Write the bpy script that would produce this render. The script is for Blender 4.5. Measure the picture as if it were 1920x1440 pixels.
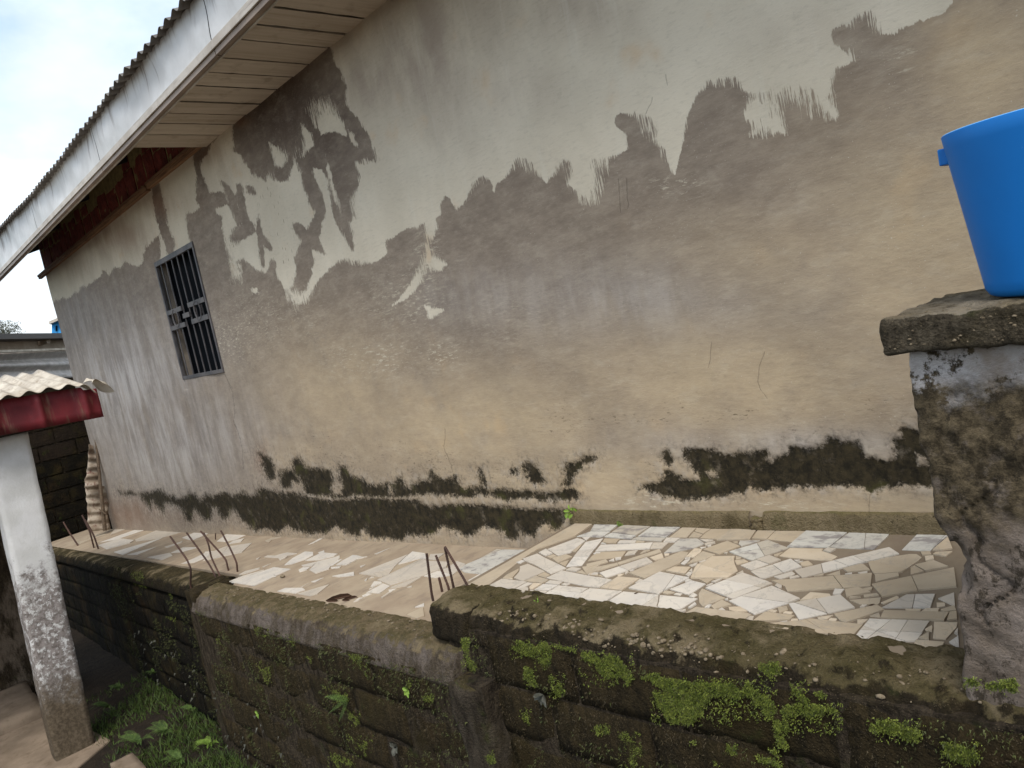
import bpy, bmesh, math, random
import numpy as np
from mathutils import Matrix, Vector, noise as mnoise

random.seed(11); RNG = np.random.default_rng(5)
S = bpy.context.scene
for o in list(bpy.data.objects): bpy.data.objects.remove(o)

# ------------------------------------------------------------------ camera
# world: x runs along the house wall (towards the viewer), y into the wall, z up; the eye is the origin
F, CX, CY = 1400.0, 960.0, 720.0
ROLL = math.radians(11.5); PITCH = math.radians(5.8488)
Uv = np.array([-math.sin(ROLL)*math.cos(PITCH), math.cos(ROLL)*math.cos(PITCH), math.sin(PITCH)])
a = np.array([-300-CX, -(830-CY), -F]); a -= Uv*(a@Uv); a /= np.linalg.norm(a)
Xv = -a; Yv = np.cross(Uv, Xv)
R = np.array([Xv, Yv, Uv])            # world = R @ cam
cam_d = bpy.data.cameras.new('camera'); cam = bpy.data.objects.new('camera', cam_d)
S.collection.objects.link(cam); S.camera = cam
cam_d.sensor_width = 36; cam_d.lens = 36*F/1920
cam_d.clip_start = 0.05; cam_d.clip_end = 3000
cam.matrix_world = Matrix([list(R[i])+[0] for i in range(3)]+[[0,0,0,1]])

# ------------------------------------------------------------------ world, sun, exposure
W = bpy.data.worlds.new('World'); S.world = W; W.use_nodes = True
nt = W.node_tree; nt.nodes.clear()
SUN_EL, SUN_AZ = math.radians(56), math.radians(128)    # azimuth clockwise from +y
def wn(t, **k):
    n = nt.nodes.new(t)
    for a_, b_ in k.items(): setattr(n, a_, b_)
    return n
sky = wn('ShaderNodeTexSky', sky_type='NISHITA'); sky.sun_disc = False
sky.sun_elevation = SUN_EL; sky.sun_rotation = SUN_AZ
bg1 = wn('ShaderNodeBackground'); bg1.inputs[1].default_value = 0.15; nt.links.new(sky.outputs[0], bg1.inputs[0])
bg2 = wn('ShaderNodeBackground'); bg2.inputs[0].default_value = (0.88, 0.95, 1.0, 1)
tc = wn('ShaderNodeTexCoord'); no = wn('ShaderNodeTexNoise'); no.inputs['Scale'].default_value = 2.3
no.inputs['Detail'].default_value = 7; no.inputs['Roughness'].default_value = 0.52
mp = wn('ShaderNodeMapping'); mp.inputs['Scale'].default_value = (1, 1, 1.9); mp.inputs['Location'].default_value = (0.35, 0.1, 0.0)
nt.links.new(tc.outputs['Generated'], mp.inputs[0]); nt.links.new(mp.outputs[0], no.inputs['Vector'])
mr = wn('ShaderNodeMapRange', interpolation_type='SMOOTHSTEP')
mr.inputs['From Min'].default_value = 0.36; mr.inputs['From Max'].default_value = 0.60
mr.inputs['To Min'].default_value = 0.15; mr.inputs['To Max'].default_value = 1.0
nt.links.new(no.outputs[0], mr.inputs[0])
no2 = wn('ShaderNodeTexNoise'); no2.inputs['Scale'].default_value = 3.1; no2.inputs['Detail'].default_value = 6
nt.links.new(mp.outputs[0], no2.inputs['Vector'])
mr2 = wn('ShaderNodeMapRange', interpolation_type='SMOOTHSTEP'); mr2.inputs['From Min'].default_value = .38; mr2.inputs['From Max'].default_value = .60
mr2.inputs['To Min'].default_value = .54; mr2.inputs['To Max'].default_value = .70
nt.links.new(no2.outputs[0], mr2.inputs[0]); nt.links.new(mr2.outputs[0], bg2.inputs[1])
mx = wn('ShaderNodeMixShader'); nt.links.new(mr.outputs[0], mx.inputs[0])
nt.links.new(bg1.outputs[0], mx.inputs[1]); nt.links.new(bg2.outputs[0], mx.inputs[2])
wo = wn('ShaderNodeOutputWorld'); nt.links.new(mx.outputs[0], wo.inputs[0])
sd = bpy.data.lights.new('sun', 'SUN'); sd.energy = 1.35; sd.angle = math.radians(24); sd.color = (1.0, 0.965, 0.92)
so = bpy.data.objects.new('sun', sd); S.collection.objects.link(so)
sv = Vector((math.sin(SUN_AZ)*math.cos(SUN_EL), math.cos(SUN_AZ)*math.cos(SUN_EL), math.sin(SUN_EL)))
so.rotation_euler = sv.to_track_quat('Z', 'Y').to_euler()
S.view_settings.view_transform = 'Standard'; S.view_settings.look = 'None'
S.view_settings.exposure = 1.08; S.view_settings.gamma = 1.0; S.view_settings.use_curve_mapping = False
S.render.engine = 'CYCLES'

# ------------------------------------------------------------------ geometry helpers
def ray(px, py): return R@np.array([px-CX, -(py-CY), -F])
def onp(px, py, n, d): q = ray(px, py); return q*(d/np.dot(n, q))
def onY(px, py, y): return onp(px, py, np.array([0, 1., 0]), y)
def onX(px, py, x): return onp(px, py, np.array([1., 0, 0]), x)
def onZ(px, py, z): return onp(px, py, np.array([0, 0, 1.]), z)
NU, DU = np.array([-.0614, -.03, 1]), -1.128-.09
NL, DL = np.array([-.0777, -.03, 1]), -1.2531-.09
def zU(x, y): return .0614*x+.03*y+DU
def zL(x, y): return .0777*x+.03*y+DL
def onU(px, py, off=0): return onp(px, py, NU, DU+off)
def onL(px, py, off=0): return onp(px, py, NL, DL+off)
def proj(P):
    c = np.asarray(P, float)@R
    return CX+F*c[..., 0]/-c[..., 2], CY-F*c[..., 1]/-c[..., 2]

def tag(o, label=None, cat=None, group=None, kind=None):
    if label: o['label'] = label
    if cat: o['category'] = cat
    if group: o['group'] = group
    if kind: o['kind'] = kind
    return o
def empty(name, loc, label=None, cat=None, group=None, rz=0):
    o = bpy.data.objects.new(name, None); S.collection.objects.link(o)
    o.location = loc; o.rotation_euler[2] = rz; o.empty_display_size = .1
    return tag(o, label, cat, group)
def link(name, me, mat=None, parent=None, smooth=False):
    if mat: me.materials.append(mat)
    if smooth:
        me.polygons.foreach_set('use_smooth', [True]*len(me.polygons))
    o = bpy.data.objects.new(name, me); S.collection.objects.link(o)
    if parent:
        o.parent = parent
        o.matrix_parent_inverse = pinv(parent)
    return o
def wmat(o):
    m = Matrix.LocRotScale(o.location, o.rotation_euler, o.scale)
    return wmat(o.parent)@o.matrix_parent_inverse@m if o.parent else m
def pinv(p): return wmat(p).inverted()
def mesh(name, vs, fs):
    me = bpy.data.meshes.new(name); me.from_pydata([tuple(map(float, v)) for v in vs], [], fs); me.update(); return me
def box_vf(x0, x1, y0, y1, z0, z1):
    v = [(x, y, z) for z in (z0, z1) for y in (y0, y1) for x in (x0, x1)]
    f = [(0, 2, 3, 1), (4, 5, 7, 6), (0, 1, 5, 4), (2, 6, 7, 3), (0, 4, 6, 2), (1, 3, 7, 5)]
    return v, f
class MB:
    def __init__(s): s.v = []; s.f = []
    def add(s, v, f):
        n = len(s.v); s.v += [tuple(map(float, q)) for q in v]; s.f += [tuple(i+n for i in q) for q in f]; return s
    def box(s, *a_): return s.add(*box_vf(*a_))
    def tube(s, pts, r, n=8, r2=None):
        pts = [Vector(p) for p in pts]; v = []; f = []; m = len(pts)
        for i, p in enumerate(pts):
            t = (pts[min(i+1, m-1)]-pts[max(i-1, 0)]).normalized()
            u = t.orthogonal().normalized() if i == 0 else (u-t*u.dot(t)).normalized()
            w = t.cross(u); rr = r if r2 is None else r+(r2-r)*i/(m-1)
            for k in range(n):
                an = 2*math.pi*k/n; v.append(p+u*math.cos(an)*rr+w*math.sin(an)*rr)
        for i in range(m-1):
            for k in range(n):
                f.append((i*n+k, i*n+(k+1) % n, (i+1)*n+(k+1) % n, (i+1)*n+k))
        f.append(tuple(range(n))[::-1]); f.append(tuple((m-1)*n+k for k in range(n)))
        return s.add(v, f)
    def build(s, name, mat, parent=None, smooth=False, bevel=0):
        o = link(name, mesh(name, s.v, s.f), mat, parent, smooth)
        if bevel:
            b = o.modifiers.new('bevel', 'BEVEL'); b.width = bevel; b.segments = 2; b.limit_method = 'ANGLE'
        return o
def fb(p, sc, octv=4, seed=0.0):
    q = Vector((p[0]*sc+seed, p[1]*sc+seed*.7, p[2]*sc-seed)); s_ = 0; a_ = 1; t = 0
    for i in range(octv):
        s_ += a_*mnoise.noise(q); t += a_; q = q*2.03; a_ *= .5
    return s_/t
def rough_box(x0, x1, y0, y1, z0, z1, step, amp, sc, seed=0, rnd=0.0, warp=None):
    """box as a fine skin, corners rounded and surface broken up"""
    bm = bmesh.new(); bmesh.ops.create_cube(bm, size=1)
    nx, ny, nz = [max(1, int(round(d/step))) for d in (x1-x0, y1-y0, z1-z0)]
    bm.clear(); verts = {}
    def V(i, j, k):
        if (i, j, k) not in verts:
            verts[(i, j, k)] = bm.verts.new((x0+(x1-x0)*i/nx, y0+(y1-y0)*j/ny, z0+(z1-z0)*k/nz))
        return verts[(i, j, k)]
    for i in range(nx):
        for k in range(nz):
            bm.faces.new((V(i, 0, k), V(i+1, 0, k), V(i+1, 0, k+1), V(i, 0, k+1)))
            bm.faces.new((V(i, ny, k), V(i, ny, k+1), V(i+1, ny, k+1), V(i+1, ny, k)))
        for j in range(ny):
            bm.faces.new((V(i, j, 0), V(i, j+1, 0), V(i+1, j+1, 0), V(i+1, j, 0)))
            bm.faces.new((V(i, j, nz), V(i+1, j, nz), V(i+1, j+1, nz), V(i, j+1, nz)))
    for j in range(ny):
        for k in range(nz):
            bm.faces.new((V(0, j, k), V(0, j, k+1), V(0, j+1, k+1), V(0, j+1, k)))
            bm.faces.new((V(nx, j, k), V(nx, j+1, k), V(nx, j+1, k+1), V(nx, j, k+1)))
    c = Vector(((x0+x1)/2, (y0+y1)/2, (z0+z1)/2)); h = Vector(((x1-x0)/2, (y1-y0)/2, (z1-z0)/2))
    for v in bm.verts:
        p = v.co-c
        if rnd:
            q = Vector([max(-(h[i]-rnd), min(h[i]-rnd, p[i])) for i in range(3)])
            d = p-q
            if d.length > 1e-6: p = q+d.normalized()*rnd
        nrm = Vector((p.x/h.x, p.y/h.y, p.z/h.z)); m = max(abs(t) for t in nrm)
        nn = Vector([t if abs(t) > m*.8 else 0 for t in nrm]).normalized()
        p = p+nn*(amp*fb(p+c, sc, 4, seed))
        v.co = p+c
        if warp: v.co = warp(v.co)
    me = bpy.data.meshes.new('m'); bm.to_mesh(me); bm.free(); return me
def sweep(xs, prof, zfun, amp, sc, seed=0, close=True):
    """loft a cross-section (y, dz) along x with a broken surface"""
    v = []; f = []; n = len(prof)
    for i, x in enumerate(xs):
        for (y, dz) in prof:
            p = Vector((x, y, zfun(x, y)+dz)); d = amp*fb(p, sc, 5, seed)
            v.append((x+amp*.6*fb(p, sc, 3, seed+9), y-d*.7, p.z+d))
    for i in range(len(xs)-1):
        for k in range(n-1):
            f.append((i*n+k, i*n+k+1, (i+1)*n+k+1, (i+1)*n+k))
    if close:
        f.append(tuple(range(n))[::-1]); f.append(tuple((len(xs)-1)*n+k for k in range(n)))
    return mesh('m', v, f)
def dense(prof, step):
    out = []
    for (a_, b_) in zip(prof[:-1], prof[1:]):
        L_ = math.dist(a_, b_); n = max(1, int(L_/step))
        out += [(a_[0]+(b_[0]-a_[0])*i/n, a_[1]+(b_[1]-a_[1])*i/n) for i in range(n)]
    return out+[prof[-1]]

# ------------------------------------------------------------------ materials
def lin(c): return tuple((t/255/12.92 if t/255 <= .04045 else ((t/255+.055)/1.055)**2.4) for t in c)
def col(c, k=1.0):
    l = lin(c); return (l[0]*k, l[1]*k, l[2]*k, 1)
class M:
    def __init__(s, name, rough=.9, spec=.2):
        s.m = bpy.data.materials.new(name); s.m.use_nodes = True; s.t = s.m.node_tree
        s.b = s.t.nodes['Principled BSDF']; s.b.inputs['Roughness'].default_value = rough
        s.b.inputs['Specular IOR Level'].default_value = spec
        s.tc = s.t.nodes.new('ShaderNodeTexCoord'); s.obj = s.tc.outputs['Object']
    def ln(s, a_, b_): s.t.links.new(a_, b_)
    def setin(s, sock, v):
        if isinstance(v, bpy.types.NodeSocket): s.ln(v, sock)
        elif v is not None: sock.default_value = v
    def world(s):
        g = s.t.nodes.new('ShaderNodeNewGeometry'); return g.outputs['Position']
    def normal(s):
        g = s.t.nodes.new('ShaderNodeNewGeometry'); x = s.t.nodes.new('ShaderNodeSeparateXYZ')
        s.ln(g.outputs['Normal'], x.inputs[0]); return x.outputs
    def mapv(s, v, sc=(1, 1, 1), loc=(0, 0, 0), rot=(0, 0, 0)):
        n = s.t.nodes.new('ShaderNodeMapping'); s.ln(v, n.inputs[0])
        n.inputs['Scale'].default_value = sc; n.inputs['Location'].default_value = loc; n.inputs['Rotation'].default_value = rot
        return n.outputs[0]
    def noise(s, v=None, sc=5., det=4, rough=.55, dist=0.):
        n = s.t.nodes.new('ShaderNodeTexNoise'); s.ln(v if v is not None else s.obj, n.inputs['Vector'])
        n.inputs['Scale'].default_value = sc; n.inputs['Detail'].default_value = det
        n.inputs['Roughness'].default_value = rough; n.inputs['Distortion'].default_value = dist
        return n.outputs[0]
    def vor(s, v=None, sc=5., feat='F1'):
        n = s.t.nodes.new('ShaderNodeTexVoronoi'); n.feature = feat; s.ln(v if v is not None else s.obj, n.inputs['Vector'])
        n.inputs['Scale'].default_value = sc; return n.outputs['Distance']
    def rng(s, v, a_, b_, c=0., d=1., smooth=True):
        n = s.t.nodes.new('ShaderNodeMapRange'); n.interpolation_type = 'SMOOTHSTEP' if smooth else 'LINEAR'
        s.setin(n.inputs[0], v); n.inputs[1].default_value = a_; n.inputs[2].default_value = b_
        n.inputs[3].default_value = c; n.inputs[4].default_value = d; return n.outputs[0]
    def math(s, op, a_, b_=None, clamp=False):
        n = s.t.nodes.new('ShaderNodeMath'); n.operation = op; n.use_clamp = clamp
        s.setin(n.inputs[0], a_); s.setin(n.inputs[1], b_); return n.outputs[0]
    def mix(s, f, a_, b_, mode='MIX'):
        n = s.t.nodes.new('ShaderNodeMix'); n.data_type = 'RGBA'; n.blend_type = mode
        s.setin(n.inputs[0], f); s.setin(n.inputs[6], a_); s.setin(n.inputs[7], b_); return n.outputs[2]
    def attr(s, name):
        n = s.t.nodes.new('ShaderNodeAttribute'); n.attribute_name = name; return n.outputs['Fac']
    def rand(s):
        n = s.t.nodes.new('ShaderNodeObjectInfo'); return n.outputs['Random']
    def out(s, c, bump=None, bs=.3, bd=.01, rough=None):
        s.setin(s.b.inputs['Base Color'], c)
        if bump is not None:
            n = s.t.nodes.new('ShaderNodeBump'); n.inputs['Strength'].default_value = bs; n.inputs['Distance'].default_value = bd
            s.ln(bump, n.inputs['Height']); s.ln(n.outputs[0], s.b.inputs['Normal'])
        if rough is not None: s.setin(s.b.inputs['Roughness'], rough)
        return s.m

# --- plaster of the long wall: colour follows the traced smears, the pattern of bristles is noise
def wall_mat():
    m = M('plaster_wall', .93, .15); O = m.obj
    smear, amp, mossd = m.attr('smear'), m.attr('bristle'), m.attr('mould')
    tan, grey, brown, crack, pits, scr, rust = [m.attr(k) for k in ('tan', 'lilac', 'umber', 'crack', 'pits', 'scratch', 'rust')]
    bris = m.rng(m.noise(m.mapv(O, (1, 1, .05), rot=(0, .08, 0)), 140, 5, .68), .40, .60, -1, 1, False)
    bris2 = m.rng(m.noise(m.mapv(O, (1, 1, .06), rot=(0, -.36, 0)), 120, 4, .65), .43, .62, -1, 1, False)
    bb = m.math('MAXIMUM', bris, m.math('MULTIPLY', bris2, .9))
    amp = m.math('MULTIPLY', amp, m.rng(m.noise(O, 9, 3, .6), .3, .7, .25, 1.9))
    med = m.rng(m.noise(O, 22, 5, .6), .25, .75, -1, 1, False)
    sm = m.math('ADD', m.math('ADD', smear, m.math('MULTIPLY', bb, amp)), m.math('MULTIPLY', med, 3.0))
    sm = m.math('DIVIDE', sm, m.math('ADD', m.math('MULTIPLY', amp, .30), .7))
    sm = m.math('MULTIPLY', m.rng(sm, -1.0, 1.3), m.rng(m.noise(m.mapv(O, (.6, 1, 1.3), rot=(0, .5, 0)), 9, 8, .74), .30, .52, .84, 1.))
    # old limewash above
    n1 = m.noise(O, 1.3, 6, .6); n2 = m.noise(m.mapv(O, (1, 1, .5)), 3.4, 7, .62); n3 = m.noise(O, 60, 5, .7)
    up = m.mix(m.rng(n1, .35, .65), col((208, 197, 176)), col((194, 183, 162)))
    up = m.mix(m.math('MULTIPLY', brown, m.rng(n2, .25, .7)), up, col((160, 146, 131)))
    up = m.mix(m.math('MULTIPLY', m.rng(m.noise(O, 2.7, 4, .5), .60, .74), .55), up, col((196, 168, 134)))
    up = m.mix(m.math('MULTIPLY', m.rng(m.noise(m.mapv(O, (1, 1, .12)), 11, 6, .68), .52, .72), .32), up, col((206, 200, 184)))
    # trowelled cement below
    d1 = m.noise(m.mapv(O, (1, 1, 2.6), rot=(0, .28, 0)), 5.5, 7, .68); d2 = m.noise(m.mapv(O, (.42, 1, 1.5), rot=(0, .22, 0)), 44, 7, .76)
    lo = m.mix(m.rng(d1, .30, .75), col((122, 109, 96)), col((146, 133, 117)))
    tn = m.math('MULTIPLY', tan, m.rng(m.noise(O, 2.2, 7, .7), .05, .55), clamp=True)
    lo = m.mix(tn, lo, m.mix(m.rng(d1, .30, .75), col((167, 148, 121)), col((180, 160, 130))))
    lo = m.mix(m.math('MULTIPLY', m.math('MULTIPLY', tan, m.rng(m.noise(O, 4.1, 3, .5), .58, .78)), .38), lo, col((192, 162, 122)))
    lo = m.mix(m.math('MULTIPLY', grey, m.rng(m.noise(m.mapv(O, (1, 1, .3)), 3.0, 6, .65), .15, .55)), lo,
               m.mix(m.rng(m.noise(m.mapv(O, (1, 1, .30)), 5.5, 7, .68), .34, .66), col((138, 130, 123)), col((180, 173, 166))))
    lo = m.mix(m.math('MULTIPLY', grey, m.rng(m.noise(m.mapv(O, (1, 1, .12)), 9, 7, .75), .56, .74, 0, .22)), lo, col((196, 188, 182)))
    lo = m.mix(m.math('MULTIPLY', m.attr('eave_shade'), m.rng(m.noise(O, 6, 5, .6), .2, .6, .55, 1.)), lo, col((86, 73, 64)))  # shade under the eave, painted into the cement colour of the upper smears
    sc_ = m.math('MULTIPLY', scr, m.rng(m.noise(m.mapv(O, (.35, 1, 1.6), rot=(0, .55, 0)), 38, 7, .8), .53, .62))
    lo = m.mix(sc_, lo, col((200, 190, 168)))
    lo = m.mix(m.math('MULTIPLY', m.attr('scuff'), m.rng(m.noise(m.mapv(O, (.5, 1, 1.6), rot=(0, .1, 0)), 46, 7, .78), .55, .64)), lo, col((82, 70, 54)))
    c = m.mix(sm, up, lo)
    pt = m.math('MULTIPLY', pits, m.rng(m.vor(m.mapv(O, (1, 1, .22)), 34), .16, .10))
    c = m.mix(pt, c, col((88, 78, 68)))
    c = m.mix(m.math('MULTIPLY', rust, m.rng(n2, .2, .7, .35, .8)), c, col((122, 88, 66)))
    c = m.mix(m.rng(d2, .48, .75, 0, .20), c, col((92, 80, 70)))
    c = m.mix(m.rng(d2, .48, .28, 0, .14), c, col((190, 178, 156)))
    c = m.mix(m.rng(n3, .62, .78, 0, .30), c, col((95, 84, 72)))
    c = m.mix(m.rng(m.noise(O, 150, 2, .5), .70, .76, 0, .5), c, col((205, 198, 184)))
    # damp, mould and algae
    mn = m.rng(m.noise(m.mapv(O, (1, 1, .85)), 17, 9, .78), .25, .75, -1, 1, False)
    fine = m.rng(m.noise(O, 60, 6, .78), .25, .75, -1, 1, False)
    md = m.math('ADD', m.math('ADD', mossd, m.math('MULTIPLY', mn, 9)), m.math('MULTIPLY', fine, 7))
    halo = m.math('MULTIPLY', m.rng(m.math('ADD', mossd, m.math('MULTIPLY', mn, 26)), -34, 2), m.rng(m.noise(O, 34, 6, .7), .40, .68))
    c = m.mix(m.math('MULTIPLY', halo, .62), c, col((84, 77, 68)))
    pale = m.math('MULTIPLY', m.rng(mossd, -26, -4), m.rng(m.noise(O, 14, 5, .7), .48, .62))
    c = m.mix(m.math('MULTIPLY', pale, .5), c, col((170, 158, 142)))
    mcol = m.mix(m.rng(m.noise(m.mapv(O, (1, 1, .9)), 17, 9, .8), .36, .66), col((30, 27, 20)), col((60, 52, 36)))
    mcol = m.mix(m.rng(m.noise(O, 70, 5, .75), .60, .72, 0, .5), mcol, col((96, 84, 58)))
    mcol = m.mix(m.rng(m.noise(O, 5, 4, .6), .55, .7, 0, .6), mcol, col((70, 68, 34)))
    mk = m.math('MULTIPLY', m.rng(md, -4.5, 4.5), m.rng(m.noise(O, 9, 8, .75), .30, .47, .66, 1.))
    c = m.mix(mk, c, mcol)
    ck = m.rng(m.math('ADD', m.math('ABSOLUTE', m.math('ADD', crack, m.math('MULTIPLY', med, 1.6))), 0.), 1.1, .3)
    c = m.mix(m.math('MULTIPLY', ck, .30), c, col((60, 50, 42)))
    h = m.math('ADD', m.math('MULTIPLY', d2, .55), m.math('MULTIPLY', n3, .35))
    h = m.math('ADD', h, m.math('MULTIPLY', sm, .25)); h = m.math('SUBTRACT', h, m.math('MULTIPLY', ck, .8))
    h = m.math('SUBTRACT', h, m.math('MULTIPLY', mk, .9)); h = m.math('ADD', h, m.math('MULTIPLY', m.math('MULTIPLY', mk, m.noise(O, 110, 5, .7)), .7))
    h = m.math('ADD', h, m.math('MULTIPLY', m.noise(O, 3, 5, .6), 1.2))
    return m.out(c, h, .55, .006)
def stained(name, a_, b_, spots, sc=6, bs=.5, bd=.006, rough=.92, dark=.6):
    m = M(name, rough, .2); P = m.world()
    c = m.mix(m.rng(m.noise(P, sc, 6, .65), .35, .65), col(a_), col(b_))
    c = m.mix(m.rng(m.noise(P, sc*.45, 7, .7), .52, .66, 0, dark), c, col(spots))
    f = m.noise(P, sc*14, 6, .7)
    c = m.mix(m.rng(f, .55, .75, 0, .35), c, col(spots))
    return m.out(c, m.math('ADD', f, m.math('MULTIPLY', m.noise(P, sc*3, 5, .6), 1.5)), bs, bd)

def moss_wall_mat(name, base1, base2, top1=None, top2=None, grey=None):
    """damp masonry: dark algae on the upright faces, green-brown crust where it faces up"""
    m = M(name, .97, .12); P = m.world()
    v1 = m.noise(m.mapv(P, (1, 1, .35)), 24, 7, .75); v2 = m.noise(P, 3.3, 6, .62)
    c = m.mix(m.rng(v1, .34, .68), col(base1), col(base2))
    c = m.mix(m.rng(v2, .50, .68, 0, .6), c, col((54, 46, 22)))
    c = m.mix(m.rng(m.noise(P, 1.7, 5, .6), .55, .7, 0, .6), c, col((64, 49, 28)))
    c = m.mix(m.rng(m.noise(P, 6.3, 5, .6), .60, .72, 0, .45), c, col((56, 66, 24)))
    c = m.mix(m.rng(m.noise(P, 110, 5, .75), .57, .70, 0, .55), c, col((104, 91, 66)))
    c = m.mix(m.rng(m.noise(P, 65, 6, .75), .56, .68, 0, .8), c, col((16, 13, 9)))
    if grey: c = m.mix(m.rng(m.noise(m.mapv(P, (1, 1, .4)), 7, 6, .7), .42, .62, 0, .8), c, col(grey))
    if top1:
        nz = m.rng(m.math('ADD', m.normal()[2], m.math('MULTIPLY', m.math('SUBTRACT', m.noise(P, 22, 6, .7), .5), 1.4)), .62, .92)
        t = m.mix(m.rng(m.noise(P, 11, 6, .68), .36, .64), col(top1), col(top2))
        t = m.mix(m.rng(m.noise(P, 60, 5, .7), .55, .72, 0, .5), t, col((150, 134, 104)))
        t = m.mix(m.rng(m.noise(P, 4.5, 5, .6), .50, .66, 0, .75), t, col((142, 126, 98)))
        t = m.mix(m.rng(m.noise(P, 90, 5, .7), .58, .7, 0, .6), t, col((60, 52, 34)))
        c = m.mix(nz, c, t)
    vo = m.vor(P, 62); vs_ = m.vor(m.mapv(P, loc=(3, 1, 2)), 135)
    c = m.mix(m.math('MULTIPLY', m.rng(vs_, .26, .12), m.rng(m.noise(P, 12, 4, .6), .46, .58, 0, .7)), c, col((118, 104, 80)))
    h = m.math('ADD', m.noise(P, 90, 6, .78), m.math('MULTIPLY', m.noise(P, 26, 7, .75), 2.2))
    h = m.math('SUBTRACT', h, m.math('MULTIPLY', vo, .55)); h = m.math('SUBTRACT', h, m.math('MULTIPLY', vs_, .5))
    return m.out(c, h, 1.0, .014)
def tile_mat(name, base, alt, stain=None, k=.80):
    m = M(name, .45, .22); P = m.world()
    r = m.rand()
    c = m.mix(m.rng(m.noise(P, 6, 5, .6), .35, .65), col(base, k), col(alt, k))
    c = m.mix(m.math('MULTIPLY', m.math('POWER', r, 1.6), .55), c, col((172, 154, 128), k))
    vein = m.math('ABSOLUTE', m.math('SUBTRACT', m.noise(m.mapv(P, rot=(0, 0, .6)), 3.4, 6, .6, 1.2), .5))
    c = m.mix(m.rng(vein, .018, .0, 0, .28), c, col((130, 128, 122), k))
    if stain: c = m.mix(m.rng(m.noise(m.mapv(P, (1, 1.6, 1)), 13, 5, .6), .50, .66, 0, .75), c, col(stain, k))
    c = m.mix(m.rng(m.noise(P, 34, 6, .72), .55, .75, 0, .34), c, col((140, 122, 98), k))
    c = m.mix(m.rng(m.noise(P, 170, 3, .6), .70, .76, 0, .8), c, col((70, 60, 48), k))
    return m.out(c, m.noise(P, 40, 4, .6), .08, .002, m.rng(m.noise(P, 9, 4, .6), .3, .7, .42, .7))
def wood_mat(name, a_, b_, axis=(1, .06, 1), dark=(60, 45, 34), sc=40):
    m = M(name, .85, .25); P = m.world(); r = m.rand()
    g = m.noise(m.mapv(P, axis), sc, 6, .65, .3)
    c = m.mix(m.rng(g, .32, .7), col(a_), col(b_)); c = m.mix(m.math('MULTIPLY', r, .35), c, col(dark))
    c = m.mix(m.rng(m.noise(P, 5, 6, .65), .52, .7, 0, .5), c, col(dark))
    return m.out(c, g, .35, .003)
def metal_mat(name, a_, b_, rustc, amt=.6, rough=.5, metallic=0., streak=(1, 1, .15)):
    m = M(name, rough, .4); P = m.world(); m.b.inputs['Metallic'].default_value = metallic
    c = m.mix(m.rng(m.noise(P, 5, 5, .6), .35, .65), col(a_), col(b_))
    c = m.mix(m.rng(m.noise(m.mapv(P, streak), 15, 6, .7), .52, .70, 0, amt), c, col(rustc))
    c = m.mix(m.rng(m.noise(P, 70, 5, .7), .6, .75, 0, amt*.6), c, col(rustc, .6))
    return m.out(c, m.noise(P, 26, 5, .6), .2, .003)
def leaf_mat(name, a_, b_, sc=30):
    m = M(name, .7, .3); P = m.world()
    c = m.mix(m.rng(m.noise(P, sc, 4, .6), .3, .7), col(a_), col(b_))
    m.b.inputs['Transmission Weight'].default_value = 0
    return m.out(c)

MT = {}
MT['wall'] = wall_mat()
MT['side'] = stained('plain_plaster', (150, 138, 122), (132, 122, 110), (98, 88, 76), 4)
MT['soffit'] = wood_mat('soffit_timber', (206, 194, 178), (182, 169, 151), (1, .05, 1), (140, 124, 106), 26)
MT['batten'] = wood_mat('batten_timber', (150, 118, 88), (112, 80, 58), (.05, 1, 1), (74, 48, 36), 40)
MT['rafter'] = wood_mat('rafter_timber', (60, 54, 50), (42, 40, 40), (1, .06, 1), (30, 28, 28))
MT['brick'] = stained('red_block', (128, 62, 54), (96, 48, 42), (62, 34, 28), 12, .7, .01)
MT['mortar'] = stained('old_mortar', (150, 132, 88), (120, 104, 72), (84, 70, 48), 14, .7, .01)
MT['zinc'] = metal_mat('weathered_zinc', (118, 112, 104), (92, 86, 80), (74, 58, 46), .6, .55)
def fascia_mat():
    m = M('white_sheet_fascia', .45, .4); P = m.world(); x = m.t.nodes.new('ShaderNodeSeparateXYZ'); m.ln(P, x.inputs[0]); z = x.outputs[2]
    c = m.mix(m.rng(m.noise(P, 3, 5, .6), .35, .65), col((208, 206, 202)), col((190, 187, 182)))
    dr = m.noise(m.mapv(P, (1, 1, .04), (0, 0, 0), (0, .12, 0)), 16, 5, .65); ln_ = m.rng(m.noise(m.mapv(P, (1, 1, .01)), 7, 3, .6), .35, .7, 2.42, 2.10)
    k = m.math('MULTIPLY', m.rng(m.math('SUBTRACT', z, ln_), -.03, .16), m.rng(dr, .44, .60))
    c = m.mix(m.math('MULTIPLY', k, .85), c, col((116, 100, 86)))
    c = m.mix(m.rng(m.noise(m.mapv(P, (1, 1, .10)), 15, 6, .7), .60, .72, 0, .45), c, col((140, 126, 112)))
    c = m.mix(m.rng(m.noise(P, 60, 5, .7), .66, .76, 0, .4), c, col((110, 92, 76)))
    return m.out(c, m.noise(P, 8, 5, .6), .2, .006)
MT['fascia'] = fascia_mat()
MT['fasciaold'] = metal_mat('white_sheet_fascia', (196, 200, 206), (176, 180, 188), (128, 112, 96), .75, .45, 0, (1, 1, .10))
MT['tin'] = metal_mat('tin_fence_sheet', (196, 188, 180), (172, 164, 156), (120, 104, 92), .4, .6, 0, (.1, .1, 1))
MT['fasciatrim'] = metal_mat('fascia_trim', (190, 180, 166), (170, 158, 142), (122, 104, 86), .6, .5, 0, (.1, 1, 1))
MT['fasciabrown'] = metal_mat('fascia_lip', (150, 130, 112), (132, 114, 98), (98, 80, 66), .6, .5, 0, (.1, 1, 1))
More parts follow.
